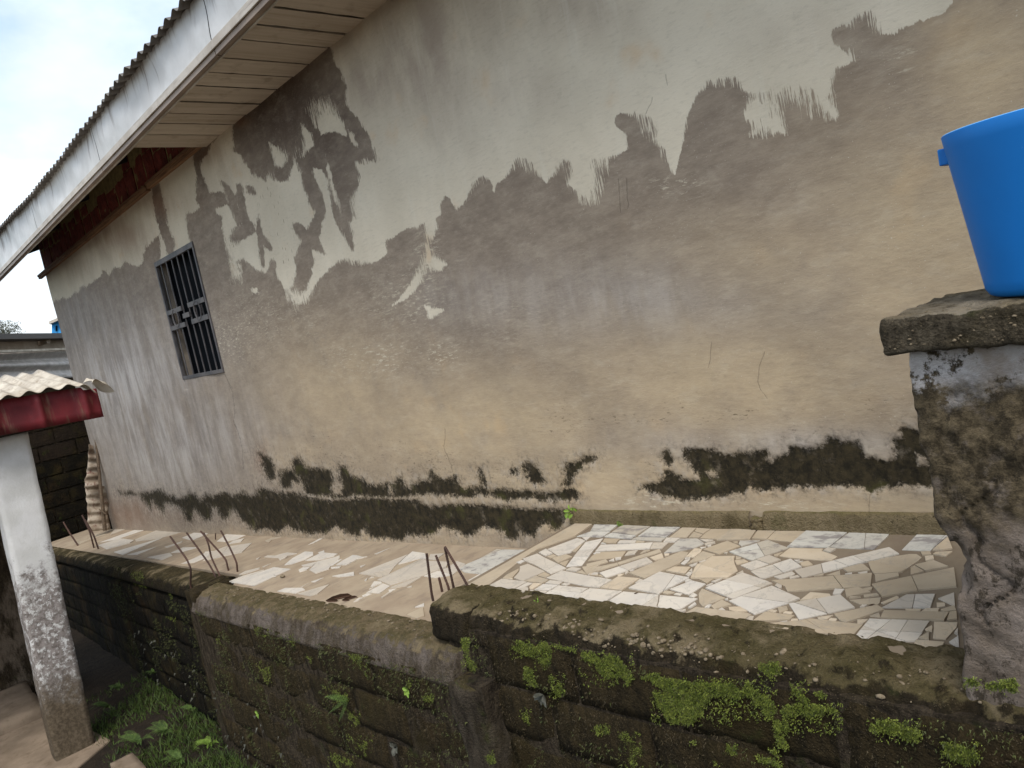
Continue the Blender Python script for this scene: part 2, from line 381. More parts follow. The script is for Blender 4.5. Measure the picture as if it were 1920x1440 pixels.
MT['iron'] = metal_mat('grille_iron', (92, 86, 83), (66, 64, 65), (48, 42, 40), .6, .6)
MT['dark'] = M('window_glass', .8, .05).out(col((4, 7, 12)))
MT['room'] = M('room_dark', .9, .1).out(col((20, 19, 18)))
MT['plinth'] = moss_wall_mat('mossy_skirting', (122, 108, 80), (140, 124, 96), (112, 104, 66), (138, 122, 88))
def slab_mat(name='terrace_mortar', q=1.):
    m = M(name, .85, .2); P = m.world()
    c = m.mix(m.rng(m.noise(P, 4, 6, .62), .35, .65), col((152, 134, 112), .88*q), col((168, 151, 127), .88*q))
    c = m.mix(m.rng(m.noise(m.mapv(P, (1, .5, 1)), 11, 6, .66), .50, .68, 0, .6), c, col((136, 120, 104), .8))
    c = m.mix(m.rng(m.noise(P, 60, 5, .7), .58, .74, 0, .4), c, col((112, 96, 76), .8))
    return m.out(c, m.noise(P, 70, 5, .65), .3, .003)
MT['slab'] = slab_mat(); MT['joint'] = slab_mat('joint_mortar', .62)
MT['tb'] = tile_mat('tile_grey_marble', (208, 203, 190), (198, 193, 182), (128, 120, 118))
MT['tw'] = tile_mat('tile_white', (222, 212, 196), (210, 202, 190))
MT['tc'] = tile_mat('tile_cream', (208, 192, 168), (196, 178, 152), None, .9)
MT['tt'] = tile_mat('tile_beige', (182, 167, 144), (170, 155, 133), None, .92)
MT['copC'] = moss_wall_mat('coping_crust', (34, 29, 19), (58, 49, 36), (80, 72, 44), (98, 87, 60))
MT['copB'] = moss_wall_mat('coping_crust_pale', (72, 62, 50), (104, 93, 80), (84, 76, 48), (116, 101, 76), (118, 107, 98))
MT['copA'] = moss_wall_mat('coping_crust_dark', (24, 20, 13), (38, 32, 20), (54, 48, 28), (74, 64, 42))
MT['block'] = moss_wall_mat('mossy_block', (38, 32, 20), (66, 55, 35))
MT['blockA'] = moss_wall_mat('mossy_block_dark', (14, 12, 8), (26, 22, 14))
MT['passage'] = moss_wall_mat('passage_block', (34, 27, 21), (48, 39, 30))
MT['core'] = moss_wall_mat('wall_mortar', (34, 28, 20), (82, 71, 57))
MT['pilaster'] = moss_wall_mat('pilaster_concrete', (42, 36, 28), (70, 61, 50), (64, 57, 34), (84, 74, 50), (84, 75, 63))
MT['pebble'] = stained('pebble', (134, 120, 98), (104, 91, 72), (70, 60, 44), 50)
MT['rebar'] = metal_mat('rusty_rebar', (84, 60, 48), (64, 46, 38), (44, 34, 30), .7, .8)
def pillar_mat():
    m = M('gate_pillar_render', .95, .15); P = m.world(); z = m.t.nodes.new('ShaderNodeSeparateXYZ'); m.ln(P, z.inputs[0]); z = z.outputs[2]
    c = m.mix(m.rng(m.noise(P, 9, 6, .65), .35, .65), col((126, 114, 104)), col((104, 92, 80)))
    low = m.rng(m.math('ADD', z, m.math('MULTIPLY', m.math('SUBTRACT', m.noise(P, 5, 6, .7), .5), .5)), -.80, -.70, 0, 1)
    dk = m.mix(m.rng(m.noise(P, 30, 7, .75), .36, .66), col((54, 46, 33)), col((104, 91, 70)))
    c = m.mix(m.math('MULTIPLY', low, m.rng(m.noise(P, 13, 7, .72), .30, .50)), c, dk)
    sp = m.rng(m.noise(m.mapv(P, (1, 1, .6)), 24, 7, .75), .52, .60, 0, .85); c = m.mix(sp, c, col((52, 45, 34)))
    hi = m.rng(m.math('ADD', z, m.math('MULTIPLY', m.math('SUBTRACT', m.noise(P, 9, 6, .7), .5), .22)), -.45, -.36)
    wh = m.mix(m.rng(m.noise(P, 8, 5, .6), .35, .6), col((150, 138, 126)), col((186, 180, 176)))
    c = m.mix(m.math('MULTIPLY', hi, m.rng(m.noise(P, 10, 7, .75), .56, .49)), c, wh)
    c = m.mix(m.rng(m.noise(P, 11, 4, .6), .68, .72, 0, .8), c, col((78, 88, 30)))
    h = m.math('ADD', m.noise(P, 100, 6, .75), m.math('MULTIPLY', m.noise(P, 28, 6, .7), 2))
    return m.out(c, h, .8, .010)
MT['pillar'] = pillar_mat()
MT['cap'] = moss_wall_mat('cap_concrete', (60, 53, 42), (104, 94, 78), (118, 107, 88), (154, 142, 122))
def plastic():
    m = M('blue_plastic', .5, .3); P = m.world()
    c = m.mix(m.rng(m.noise(P, 8, 4, .5), .3, .7), (0.0015, .135, .43, 1), (0.002, .145, .46, 1))
    c = m.mix(m.rng(m.noise(P, 190, 3, .6), .74, .78, 0, .5), c, col((130, 160, 190)))
    return m.out(c, m.noise(P, 60, 3, .5), .04, .002)
MT['blue'] = plastic()
MT['rimscuff'] = M('scuffed_blue', .6, .3).out(col((120, 170, 210)))
MT['red'] = metal_mat('red_sheet', (106, 26, 32), (84, 19, 25), (108, 84, 68), .7, .7)
def canopy_mat():
    m = M('pale_roof_sheet', .7, .3); P = m.world()
    c = m.mix(m.rng(m.noise(P, 4, 6, .6), .35, .65), col((200, 190, 172)), col((168, 156, 138)))
    c = m.mix(m.rng(m.noise(m.mapv(P, (.3, 1, 1)), 14, 6, .7), .52, .7, 0, .7), c, col((120, 100, 76)))
    return m.out(c, m.noise(P, 30, 4, .6), .2, .004)
MT['canopy'] = canopy_mat()
def whitewash():
    m = M('flaking_whitewash', .9, .2); P = m.world(); z = m.t.nodes.new('ShaderNodeSeparateXYZ'); m.ln(P, z.inputs[0]); z = z.outputs[2]
    c = m.mix(m.rng(m.noise(P, 5, 5, .6), .35, .65), col((204, 202, 198)), col((190, 188, 182)))
    k = m.rng(m.math('ADD', z, m.math('MULTIPLY', m.math('SUBTRACT', m.noise(P, 5, 8, .78), .5), 2.2)), -1.35, -1.75)
    g = m.mix(m.rng(m.noise(P, 22, 7, .7), .35, .65), col((96, 88, 82)), col((140, 132, 126)))
    c = m.mix(m.math('MULTIPLY', k, m.rng(m.noise(P, 17, 9, .78), .60, .50)), c, g)
    k2 = m.rng(m.math('ADD', z, m.math('MULTIPLY', m.math('SUBTRACT', m.noise(P, 5, 6, .7), .5), .8)), -2.3, -2.8)
    c = m.mix(k2, c, m.mix(m.rng(m.noise(P, 30, 6, .7), .4, .65), col((72, 62, 48)), col((98, 86, 70))))
    return m.out(c, m.noise(P, 50, 6, .7), .5, .006)
MT['white'] = whitewash()
MT['stainwall'] = moss_wall_mat('stained_wall', (44, 36, 26), (74, 62, 46), None, None, (132, 116, 98))
def pave():
    m = M('pavement_concrete', .9, .2); P = m.world()
    c = m.mix(m.rng(m.noise(P, 3, 6, .6), .35, .65), col((138, 121, 102)), col((116, 101, 84)))
    c = m.mix(m.rng(m.noise(P, 9, 6, .7), .5, .7, 0, .6), c, col((92, 78, 60)))
    return m.out(c, m.noise(P, 40, 5, .7), .4, .006)
MT['pave'] = pave()
MT['soil'] = stained('damp_soil', (36, 29, 20), (50, 41, 30), (26, 21, 15), 9, .8, .02)
MT['moss'] = leaf_mat('bright_moss', (80, 92, 28), (118, 126, 50), 60)
MT['moss2'] = leaf_mat('dull_moss', (48, 56, 22), (80, 82, 40), 40)
MT['moss3'] = leaf_mat('dry_moss', (78, 66, 42), (44, 38, 24), 40)
MT['fern'] = leaf_mat('fern_green', (52, 74, 26), (84, 104, 44), 30)
MT['grass'] = leaf_mat('grass_green', (38, 54, 18), (76, 92, 36), 12)
MT['weed'] = leaf_mat('pale_weed', (88, 86, 76), (62, 63, 52), 30)
MT['yel'] = leaf_mat('young_green', (92, 118, 40), (120, 142, 56), 30)
MT['tree'] = leaf_mat('tree_foliage', (74, 76, 62), (104, 106, 92), .8)
MT['bark'] = M('bark', .9, .1).out(col((66, 58, 48)))
MT['skyblue'] = stained('blue_paint', (66, 150, 206), (52, 134, 192), (44, 110, 160), 1)
MT['cream'] = stained('neighbour_plaster', (168, 152, 134), (146, 130, 112), (112, 98, 82), 2)
MT['roofedge'] = M('roof_edge', .8, .2).out(col((92, 88, 84)))
MT['scrap'] = metal_mat('rusty_scrap_sheet', (176, 164, 146), (126, 110, 92), (92, 46, 36), .95, .8, 0, (1, 1, .4))
MT['stick'] = wood_mat('grey_stick', (120, 104, 84), (86, 74, 60))
MT['leafd'] = M('dead_leaf', .8, .2).out(col((72, 52, 38)))

# ------------------------------------------------------------------ the setting
g_v = [(-600, -600), (600, -600), (600, 600), (-600, 600)]
def zG(x, y): return -3.18+.06*max(-14, min(-2, x))+.42
ys_ = [-600, -40, -6, -2, 0, 1, 2, 3, 9, 40, 600]; xs_ = [-600, -60, -20, -14]+[-13.5+.5*i for i in range(24)]+[-1.5, 3, 20, 600]
gv = []; gf = []
for i, x in enumerate(xs_):
    for j, y in enumerate(ys_): gv.append((x, y, zG(x, y)))
for i in range(len(xs_)-1):
    for j in range(len(ys_)-1):
        n = len(ys_); gf.append((i*n+j, (i+1)*n+j, (i+1)*n+j+1, i*n+j+1))
ground = tag(link('ground', mesh('ground', gv, gf), MT['soil']), kind='structure')

# ------------------------------------------------------------------ house
WY, XC = 3.0, -14.02
house = empty('house', (-7, 3, -1.5), 'long plastered house with patchy cement smears, white sheet fascia and tin roof', 'house')
def fr(fx, fy, s, pts): return [(fx+x/s, fy+y/s) for x, y in pts]
Z1 = lambda p: fr(340, 80, 4.8, p); Z2 = lambda p: fr(340, 340, 4.8, p); Z3 = lambda p: fr(700, 260, 3.84, p)
Z6 = lambda p: fr(460, 780, 4.364, p); Z7 = lambda p: fr(860, 740, 4.174, p); Z8 = lambda p: fr(1280, 720, 3.84, p)
MAIN = [(95, 575), (102, 567), (106, 558), (108, 564), (115, 561), (118, 557), (126, 561), (135, 555), (140, 547), (143, 551), (148, 548), (151, 538), (157, 536), (162, 538), (170, 533), (180, 524), (190, 519), (193, 507), (197, 507), (205, 518), (210, 507), (217, 501), (228, 502), (233, 492), (239, 491), (247, 497), (260, 500), (269, 492), (269, 475), (274, 470), (275, 455), (278, 463), (290, 448), (297, 442), (299, 442), (301, 490), (358, 456), (352, 427), (350, 400), (361, 400), (375, 388), (367, 375), (368, 357), (369, 330), (363, 309), (362, 262), (420, 230), (409, 257), (396, 272), (388, 290), (375, 303), (376, 320), (384, 340), (394, 361), (415, 360), (425, 363), (427, 380), (418, 388), (405, 391), (411, 403), (417, 405), (418, 430), (423, 457), (429, 486), (432, 507), (437, 528), (438, 520), (442, 523), (457, 532), (453, 527), (452, 507), (453, 498), (449, 490), (455, 486), (467, 494), (482, 507), (501, 512), (507, 498), (509, 486), (519, 490), (520, 505), (519, 515), (527, 527), (538, 548), (541, 561), (550, 567), (558, 584), (561, 571), (571, 567), (580, 561), (586, 546), (596, 527), (609, 515), (621, 502), (636, 490), (648, 488), (659, 494), (673, 495), (694, 494), (710, 489), (727, 476), (725, 460), (726, 450), (747, 440), (765, 427), (788, 427), (796, 420), (798, 437), (807, 455), (818, 442), (821, 427), (819, 410), (826, 406), (826, 385), (835, 367), (843, 372), (855, 394), (867, 385), (878, 369), (882, 359), (893, 346), (903, 332), (921, 338), (928, 359), (934, 343), (950, 332), (960, 317), (973, 305), (992, 310), (1007, 325), (1025, 343), (1031, 335), (1046, 320), (1062, 303), (1070, 307), (1065, 343), (1075, 356), (1091, 375), (1096, 384), (1122, 382), (1122, 370), (1132, 351), (1130, 318), (1142, 303), (1163, 287), (1176, 280), (1174, 255), (1161, 241), (1151, 228), (1157, 216), (1174, 214), (1190, 218), (1205, 224), (1209, 243), (1224, 245), (1224, 262), (1240, 280), (1247, 293), (1259, 316), (1265, 328), (1272, 307), (1282, 262), (1290, 222), (1299, 195), (1311, 172), (1330, 160), (1359, 157), (1380, 155), (1392, 170), (1405, 176), (1401, 193), (1392, 214), (1411, 237), (1405, 257), (1434, 253), (1467, 251), (1476, 252), (1462, 206), (1469, 185), (1496, 195), (1519, 190), (1537, 205), (1556, 229), (1576, 215), (1567, 183), (1559, 160), (1574, 128), (1606, 112), (1583, 92), (1565, 80), (1558, 64), (1567, 53), (1583, 48), (1597, 50), (1611, 37), (1615, 30), (1629, 28), (1643, 50), (1654, 66), (1673, 66), (1689, 57), (1709, 48), (1725, 38), (1732, 42), (1748, 32), (1771, 25), (1785, 7), (1800, -30), (2600, -200), (2600, 1300), (60, 1300)]
SMEARS = [MAIN,
 [(413, 338), (420, 341), (430, 348), (440, 362), (447, 372), (452, 395), (457, 420), (445, 424), (438, 405), (428, 385), (425, 363)],
 [(447, 345), (452, 343), (457, 352), (461, 375), (465, 400), (470, 415), (478, 420), (480, 435), (465, 445), (450, 452), (435, 455), (432, 445), (437, 430), (447, 421), (453, 420), (450, 395), (445, 370)],
 [(463, 350), (468, 346), (478, 355), (482, 365), (475, 366), (466, 361)],
 [(485, 402), (490, 420), (497, 440), (508, 457), (513, 468), (508, 470), (500, 465), (496, 460), (497, 500), (494, 503), (489, 495), (485, 460), (481, 430)],
 [(436, 200), (438, 247), (440, 284), (452, 290), (463, 309), (473, 324), (490, 334), (496, 338), (505, 322), (513, 336), (527, 341), (540, 338), (548, 309), (552, 295), (565, 326), (569, 351), (575, 363), (580, 382), (592, 396), (588, 409), (600, 420), (609, 411), (611, 394), (605, 367), (596, 344), (588, 326), (588, 315), (605, 318), (617, 336), (619, 360), (627, 409), (638, 434), (652, 455), (662, 471), (663, 448), (657, 419), (665, 402), (659, 382), (662, 367), (673, 350), (675, 326), (665, 301), (682, 307), (684, 299), (705, 299), (702, 278), (690, 247), (673, 222), (652, 197), (650, 176), (652, 163), (638, 132), (627, 113), (618, 70), (600, 60)],
 Z2([(1010, 380), (1060, 370), (1110, 400), (1140, 440), (1190, 330), (1210, 300), (1260, 340), (1260, 470), (1240, 520), (1310, 660), (1250, 640), (1180, 610), (1200, 700), (1170, 860), (1100, 1010), (1010, 960), (1040, 850), (1040, 780), (1020, 680), (1090, 540), (1010, 430)]),
 [(270, 300), (297, 330), (312, 400), (317, 430), (328, 453), (327, 475), (313, 478), (310, 455), (302, 438), (292, 400), (284, 345)]]
GAPS = [Z1([(1170, 620), (1220, 540), (1330, 520), (1400, 620), (1470, 720), (1500, 850), (1380, 800), (1270, 830), (1210, 740)]),
 Z1([(790, 900), (850, 940), (880, 950), (960, 1010), (950, 1070), (900, 1130), (840, 1100), (820, 1030)]),
 Z1([(1080, 730), (1120, 760), (1180, 830), (1200, 930), (1090, 1020), (1100, 880)]),
 Z1([(1500, 770), (1560, 820), (1610, 960), (1540, 900)]),
 Z1([(1310, 1000), (1360, 1180), (1415, 1430), (1390, 1430), (1330, 1180)]),
 Z2([(1370, 0), (1410, 130), (1440, 270), (1400, 200), (1350, 60)]),
 Z2([(620, 965), (690, 960), (695, 1005), (650, 1005)]),
 Z3([(390, 760), (420, 790), (470, 850), (540, 900), (500, 960), (400, 930), (340, 1050), (250, 1150), (140, 1200), (250, 1080), (330, 930), (385, 840)]),
 Z3([(370, 1200), (520, 1230), (440, 1290), (400, 1300)])]
MOULD = [[(222, 920), (233, 925), (245, 920), (253, 927), (265, 925), (283, 922), (299, 918), (309, 924), (319, 931), (326, 928), (332, 936), (348, 931), (356, 924), (366, 926), (376, 939), (386, 926), (398, 931), (408, 927), (423, 924), (435, 931), (447, 927), (455, 922), (471, 931), (483, 926), (488, 913), (504, 920), (529, 924), (552, 924), (575, 931), (620, 938), (666, 934), (712, 934), (758, 936), (781, 938), (804, 950), (850, 945), (895, 947), (956, 951), (994, 956), (1040, 956), (1064, 956), (1060, 972), (1052, 989), (1036, 995), (1020, 980), (1005, 995), (1002, 1006), (985, 1003), (974, 999), (971, 1010), (960, 1014), (950, 1010), (940, 997), (927, 990), (905, 990), (892, 999), (872, 1007), (850, 995), (829, 988), (815, 1000), (799, 1007), (765, 1002), (751, 1014), (730, 1011), (700, 1009), (680, 993), (673, 1009), (662, 1004), (641, 995), (630, 988), (611, 1000), (579, 1002), (552, 995), (536, 988), (522, 1000), (501, 993), (481, 995), (473, 991), (453, 975), (435, 955), (427, 971), (417, 975), (404, 953), (398, 953), (396, 977), (384, 975), (374, 967), (364, 955), (360, 979), (350, 977), (342, 957), (319, 945), (311, 943), (307, 961), (297, 953), (285, 939), (283, 957), (273, 945), (259, 927), (239, 929), (226, 927)],
 Z6([(770, 410), (820, 420), (860, 490), (900, 500), (960, 520), (1000, 560), (1080, 570), (1160, 550), (1200, 550), (1270, 500), (1310, 560), (1350, 600), (1380, 560), (1420, 530), (1510, 530), (1520, 450), (1560, 480), (1600, 510), (1660, 520), (1720, 495), (1750, 540), (1790, 600), (1860, 590), (1920, 640), (1830, 680), (1780, 660), (1650, 650), (1500, 640), (1400, 650), (1300, 670), (1160, 670), (1050, 670), (900, 650), (800, 680), (720, 680), (640, 650), (560, 660), (490, 650), (470, 560), (440, 500), (390, 470), (380, 400), (400, 350), (450, 350), (500, 420), (560, 430), (620, 430), (700, 450), (730, 540), (700, 600), (720, 650), (780, 640), (790, 590), (770, 500)]),
 Z6([(110, 300), (160, 330), (210, 350), (240, 420), (250, 510), (210, 530), (170, 490), (140, 400)]),
 Z6([(285, 450), (380, 440), (430, 500), (460, 560), (390, 540), (370, 590), (310, 600), (280, 540)]),
 Z7([(0, 690), (40, 740), (100, 725), (145, 715), (190, 730), (250, 760), (310, 740), (380, 740), (440, 760), (550, 750), (620, 770), (740, 770), (830, 740), (900, 735), (940, 780), (940, 820), (900, 830), (760, 830), (640, 840), (560, 810), (450, 820), (350, 830), (260, 800), (200, 780), (50, 800), (-60, 790), (-60, 700)]),
 Z7([(485, 570), (520, 530), (570, 535), (610, 580), (650, 640), (680, 690), (650, 710), (560, 700), (520, 640)]),
 Z7([(405, 585), (455, 585), (460, 630), (405, 625)]), Z7([(145, 575), (180, 580), (205, 650), (220, 730), (180, 730), (165, 650)]),
 Z7([(820, 600), (850, 540), (950, 510), (970, 485), (1040, 480), (1080, 500), (1060, 530), (1000, 540), (940, 590), (900, 650), (870, 720), (840, 740), (810, 710), (830, 650)]),
 Z7([(1600, 440), (1640, 425), (1680, 480), (1700, 520), (1660, 550), (1600, 520)]),
 [(1205, 908), (1234, 905), (1246, 893), (1248, 881), (1262, 884), (1277, 893), (1291, 898), (1308, 897), (1308, 889), (1296, 874), (1284, 857), (1284, 843), (1306, 841), (1337, 845), (1358, 853), (1392, 850), (1415, 848), (1436, 844), (1447, 858), (1462, 858), (1478, 850), (1481, 835), (1522, 840), (1540, 837), (1553, 818), (1572, 824), (1577, 829), (1606, 828), (1616, 837), (1624, 855), (1645, 862), (1663, 868), (1678, 858), (1675, 824), (1694, 820), (1686, 806), (1702, 799), (1717, 806), (1760, 830), (2000, 830), (2000, 905), (1723, 913), (1686, 910), (1639, 923), (1603, 913), (1574, 910), (1540, 915), (1504, 913), (1478, 913), (1473, 918), (1426, 918), (1402, 913), (1395, 926), (1358, 928), (1327, 934), (1280, 936), (1243, 929), (1219, 922), (1203, 917)]]
CRACKS = [[(421, 700), (436, 735), (440, 775), (438, 790), (447, 810), (455, 840), (458, 880)],
 Z6([(1640, 100), (1640, 200), (1630, 260), (1660, 330), (1690, 390), (1705, 460)]),
 [(1436, 655), (1424, 690), (1422, 715), (1428, 732), (1440, 748)], [(1632, 923), (1629, 946), (1629, 967)],
 [(1160, 335), (1162, 360), (1165, 400)], [(1175, 330), (1177, 360), (1180, 395)], [(1224, 180), (1222, 193), (1214, 205), (1210, 215)],
 [(1336, 640), (1330, 690)], [(975, 960), (976, 1028)], [(1248, 135), (1250, 150), (1254, 165)]]
def sdf(px, py, poly):
    """signed distance in photo pixels, positive inside"""
    P = np.array(poly, float); x0, y0 = P.min(0)-60; x1, y1 = P.max(0)+60
    out = np.full(px.shape, -60.0); k = np.where((px > x0) & (px < x1) & (py > y0) & (py < y1))[0]
    if len(k) == 0: return out
    X, Y = px[k], py[k]; d = np.full(len(k), 1e9); ins = np.zeros(len(k), bool)
    for i in range(len(P)):
        ax, ay = P[i]; bx, by = P[(i+1) % len(P)]
        ex, ey = bx-ax, by-ay; L2 = ex*ex+ey*ey+1e-9
        t = np.clip(((X-ax)*ex+(Y-ay)*ey)/L2, 0, 1)
        d = np.minimum(d, (X-ax-t*ex)**2+(Y-ay-t*ey)**2)
        if ay != by:
            c = ((ay > Y) != (by > Y)) & (X < ex*(Y-ay)/(by-ay)+ax); ins ^= c
    d = np.sqrt(d); out[k] = np.where(ins, np.minimum(d, 60), -np.minimum(d, 60)); return out
def blobs(px, py, L_):
    s_ = np.zeros(px.shape)
    for (cx, cy, rx, ry, w) in L_: s_ = np.maximum(s_, w*np.exp(-(((px-cx)/rx)**2+((py-cy)/ry)**2)))
    return s_
def build_wall():
    # columns spaced evenly as the eye sees them, so the near end is finer than the far end
    pxs = np.arange(60, 2300, 2.7); t = []
    for q in pxs:
        c = onY(q, 760-.2*(q-960), WY)[0]; t.append(c)
    xs = np.array([v for v in t if XC < v < .7]); xs = np.sort(np.unique(np.concatenate([[XC], xs, [1.2, 2.5, 5]])))
    wx0, wx1, wz0, wz1 = -8.905, -7.678, -.079, 1.279
    xs = np.sort(np.concatenate([xs[(abs(xs-wx0) > .004) & (abs(xs-wx1) > .004)], [wx0, wx1]]))
    zs = np.linspace(-2.7, 2.02, 470); zs = np.sort(np.concatenate([zs[(abs(zs-wz0) > .003) & (abs(zs-wz1) > .003)], [wz0, wz1]]))
    nx, nz = len(xs), len(zs)
    Xg, Zg = np.meshgrid(xs, zs, indexing='ij'); co = np.stack([Xg.ravel(), np.full(nx*nz, WY), Zg.ravel()], 1)
    px, py = proj(co)
    # slightly uneven hand-trowelled surface
    rip = .006*np.sin(co[:, 0]*3.1+np.sin(co[:, 2]*2.3))*np.sin(co[:, 2]*2.7+.5*co[:, 0])+.003*np.sin(co[:, 0]*9.3+co[:, 2]*5)
    s_ = np.full(px.shape, -60.)
    for P in SMEARS: s_ = np.maximum(s_, sdf(px, py, P))
    for P in GAPS: s_ = np.minimum(s_, -sdf(px, py, P))
    mo = np.full(px.shape, -60.)
    for P in MOULD: mo = np.maximum(mo, sdf(px, py, P))
    mo = np.minimum(mo, -sdf(px, py, Z8([(0, 510), (60, 590), (120, 680), (50, 690), (-10, 680)])))
    for P in (Z6([(1165, 545), (1185, 545), (1205, 640), (1180, 640)]), Z8([(170, 640), (210, 615), (245, 665), (190, 675)]), Z8([(615, 500), (670, 510), (640, 570), (605, 540)]), Z8([(1680, 500), (1740, 520), (1775, 580), (1700, 580)])):
        mo = np.minimum(mo, -sdf(px, py, P))
    am = 1.5+blobs(px, py, [(1500, 190, 50, 40, 36), (1440, 190, 26, 60, 26), (1120, 330, 22, 50, 26), (1215, 235, 24, 30, 20), (1350, 150, 50, 14, 14), (1100, 370, 24, 16, 16), (1640, 40, 34, 22, 22), (1590, 95, 20, 18, 16), (1565, 150, 12, 24, 16), (985, 310, 30, 18, 14), (1060, 320, 20, 20, 12), (895, 350, 18, 16, 10), (560, 560, 40, 20, 8), (600, 200, 30, 25, 26), (660, 400, 20, 40, 6), (500, 330, 24, 10, 7), (440, 500, 14, 60, 7), (700, 300, 20, 12, 8), (800, 490, 22, 44, 12), (530, 290, 15, 20, 9), (560, 280, 14, 25, 12), (1245, 300, 14, 22, 12), (655, 490, 40, 8, 6)])
    lower = np.clip((py-(560-.19*(px-900)))/260, 0, 1)
    tan = np.clip(blobs(px, py, [(900, 800, 380, 130, 1.), (1400, 720, 420, 150, 1.), (1750, 500, 260, 330, 1.), (1850, 120, 160, 200, .95), (1500, 500, 260, 120, .75), (640, 740, 170, 130, .9), (1100, 900, 500, 90, .95), (1600, 950, 400, 60, .95), (560, 860, 90, 60, .9), (1000, 985, 500, 25, .9), (700, 1010, 400, 30, .8)]), 0, 1)
    lil = blobs(px, py, [(240, 720, 150, 140, 1.), (330, 830, 150, 110, 1.), (150, 620, 60, 90, .6), (1150, 560, 260, 70, .45), (900, 560, 120, 60, .4), (1500, 830, 260, 30, .5)])
    umb = np.clip(blobs(px, py, [(800, 80, 170, 170, 1.), (1050, 20, 160, 60, .8), (700, 150, 80, 80, .9), (420, 300, 60, 60, .6), (950, 170, 120, 60, .5), (1500, 60, 120, 50, .35), (200, 460, 120, 60, .5)]), 0, 1)
    pit = blobs(px, py, [(530, 470, 22, 110, 1.), (505, 370, 22, 50, .8), (545, 560, 14, 30, .8)])
    scr = blobs(px, py, [(420, 640, 50, 50, 1.), (480, 600, 60, 60, .7), (720, 670, 60, 40, .8), (820, 665, 50, 30, .9), (760, 560, 80, 60, .7), (800, 500, 30, 60, .9), (660, 670, 70, 40, .6), (560, 600, 60, 50, .4), (1270, 350, 50, 20, .9), (1690, 110, 30, 40, .6), (950, 600, 120, 60, .25), (1230, 940, 60, 20, .9), (1450, 945, 120, 14, .7)])
    rst = blobs(px, py, [(215, 440, 70, 36, .8), (300, 380, 60, 30, .7), (390, 290, 30, 20, .5), (140, 500, 40, 25, .5), (455, 228, 12, 10, .9), (250, 960, 50, 30, .7), (320, 970, 60, 16, .4), (490, 860, 12, 22, .8)])
    scf = blobs(px, py, [(1050, 770, 30, 20, 1), (1090, 790, 40, 12, 1), (1180, 785, 60, 10, .9), (1240, 790, 22, 10, 1), (1265, 765, 25, 20, 1), (1330, 790, 30, 12, 1), (1390, 775, 42, 11, 1), (1500, 790, 40, 30, .6), (760, 830, 40, 20, .7), (800, 865, 60, 30, .95), (830, 870, 30, 26, 1), (1650, 760, 40, 24, .7), (600, 830, 30, 40, .8), (650, 860, 30, 30, .9), (1000, 880, 120, 30, .7), (930, 895, 60, 20, 1), (1240, 870, 40, 30, .9), (1520, 810, 100, 16, .7), (720, 850, 60, 40, .6), (1050, 810, 60, 10, .8)])
    eav = np.clip(blobs(px, py, [(520, 200, 130, 100, 1.15), (600, 240, 90, 110, .8), (385, 300, 30, 60, .8), (300, 390, 20, 60, .7)]), 0, 1)  # where the painted eave shade darkens the smears below soffit and batten
    cr = np.full(px.shape, 90.)
    for C_ in CRACKS:
        q = np.array(C_, float); q = q[np.argsort(q[:, 1])]
        xx = np.interp(py, q[:, 1], q[:, 0]); lat = px-xx
        lat = np.where((py < q[0, 1]) | (py > q[-1, 1]), 90., lat); cr = np.where(abs(lat) < abs(cr), lat, cr)
    cr = np.clip(cr, -30, 30)
    co[:, 1] += rip
    # mould sits where the render coat has fallen away, so it lies a little deeper
    co[:, 1] += .004*np.clip(mo/4, -1, 1)
    edge = (abs(co[:, 0]-wx0) < .03) | (abs(co[:, 0]-wx1) < .03)
    co[:, 1] = np.where(edge & (co[:, 2] < 1.4) & (co[:, 2] > -.2), WY, co[:, 1])
    idx = np.arange(nx*nz).reshape(nx, nz)
    q = np.stack([idx[:-1, :-1], idx[1:, :-1], idx[1:, 1:], idx[:-1, 1:]], -1)
    xm = (xs[:-1]+xs[1:])/2; zm = (zs[:-1]+zs[1:])/2
    hole = ((xm > wx0) & (xm < wx1))[:, None] & ((zm > wz0) & (zm < wz1))[None, :]
    q = q[~hole].reshape(-1, 4)
    me = bpy.data.meshes.new('wall'); me.vertices.add(len(co)); me.vertices.foreach_set('co', co.ravel())
    me.loops.add(q.size); me.loops.foreach_set('vertex_index', q.ravel())
    me.polygons.add(len(q)); me.polygons.foreach_set('loop_start', np.arange(0, q.size, 4)); me.polygons.foreach_set('loop_total', np.full(len(q), 4))
    me.update(); me.validate()
    for nm, arr in (('smear', s_), ('bristle', am), ('mould', mo), ('tan', tan), ('lilac', lil), ('umber', umb), ('crack', cr), ('pits', pit), ('scratch', scr), ('rust', rst), ('eave_shade', eav), ('scuff', scf)):
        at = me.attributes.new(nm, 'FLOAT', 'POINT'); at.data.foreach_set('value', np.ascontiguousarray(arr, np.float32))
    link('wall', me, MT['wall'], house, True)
    return wx0, wx1, wz0, wz1
wx0, wx1, wz0, wz1 = build_wall()
mb = MB()   # other walls of the house, reveal of the window
mb.add([(XC, 3, -2.9), (XC, 9, -2.9), (XC, 9, 4.2), (XC, 3, 2.5)], [(0, 1, 2, 3)])
mb.add([(5, 3, -2.9), (5, 9, -2.9), (5, 9, 4.2), (5, 3, 2.5)], [(0, 1, 2, 3)])
mb.add([(XC, 9, -2.9), (5, 9, -2.9), (5, 9, 4.2), (XC, 9, 4.2)], [(0, 1, 2, 3)])
mb.build('end_wall', MT['side'], house)
mb = MB()
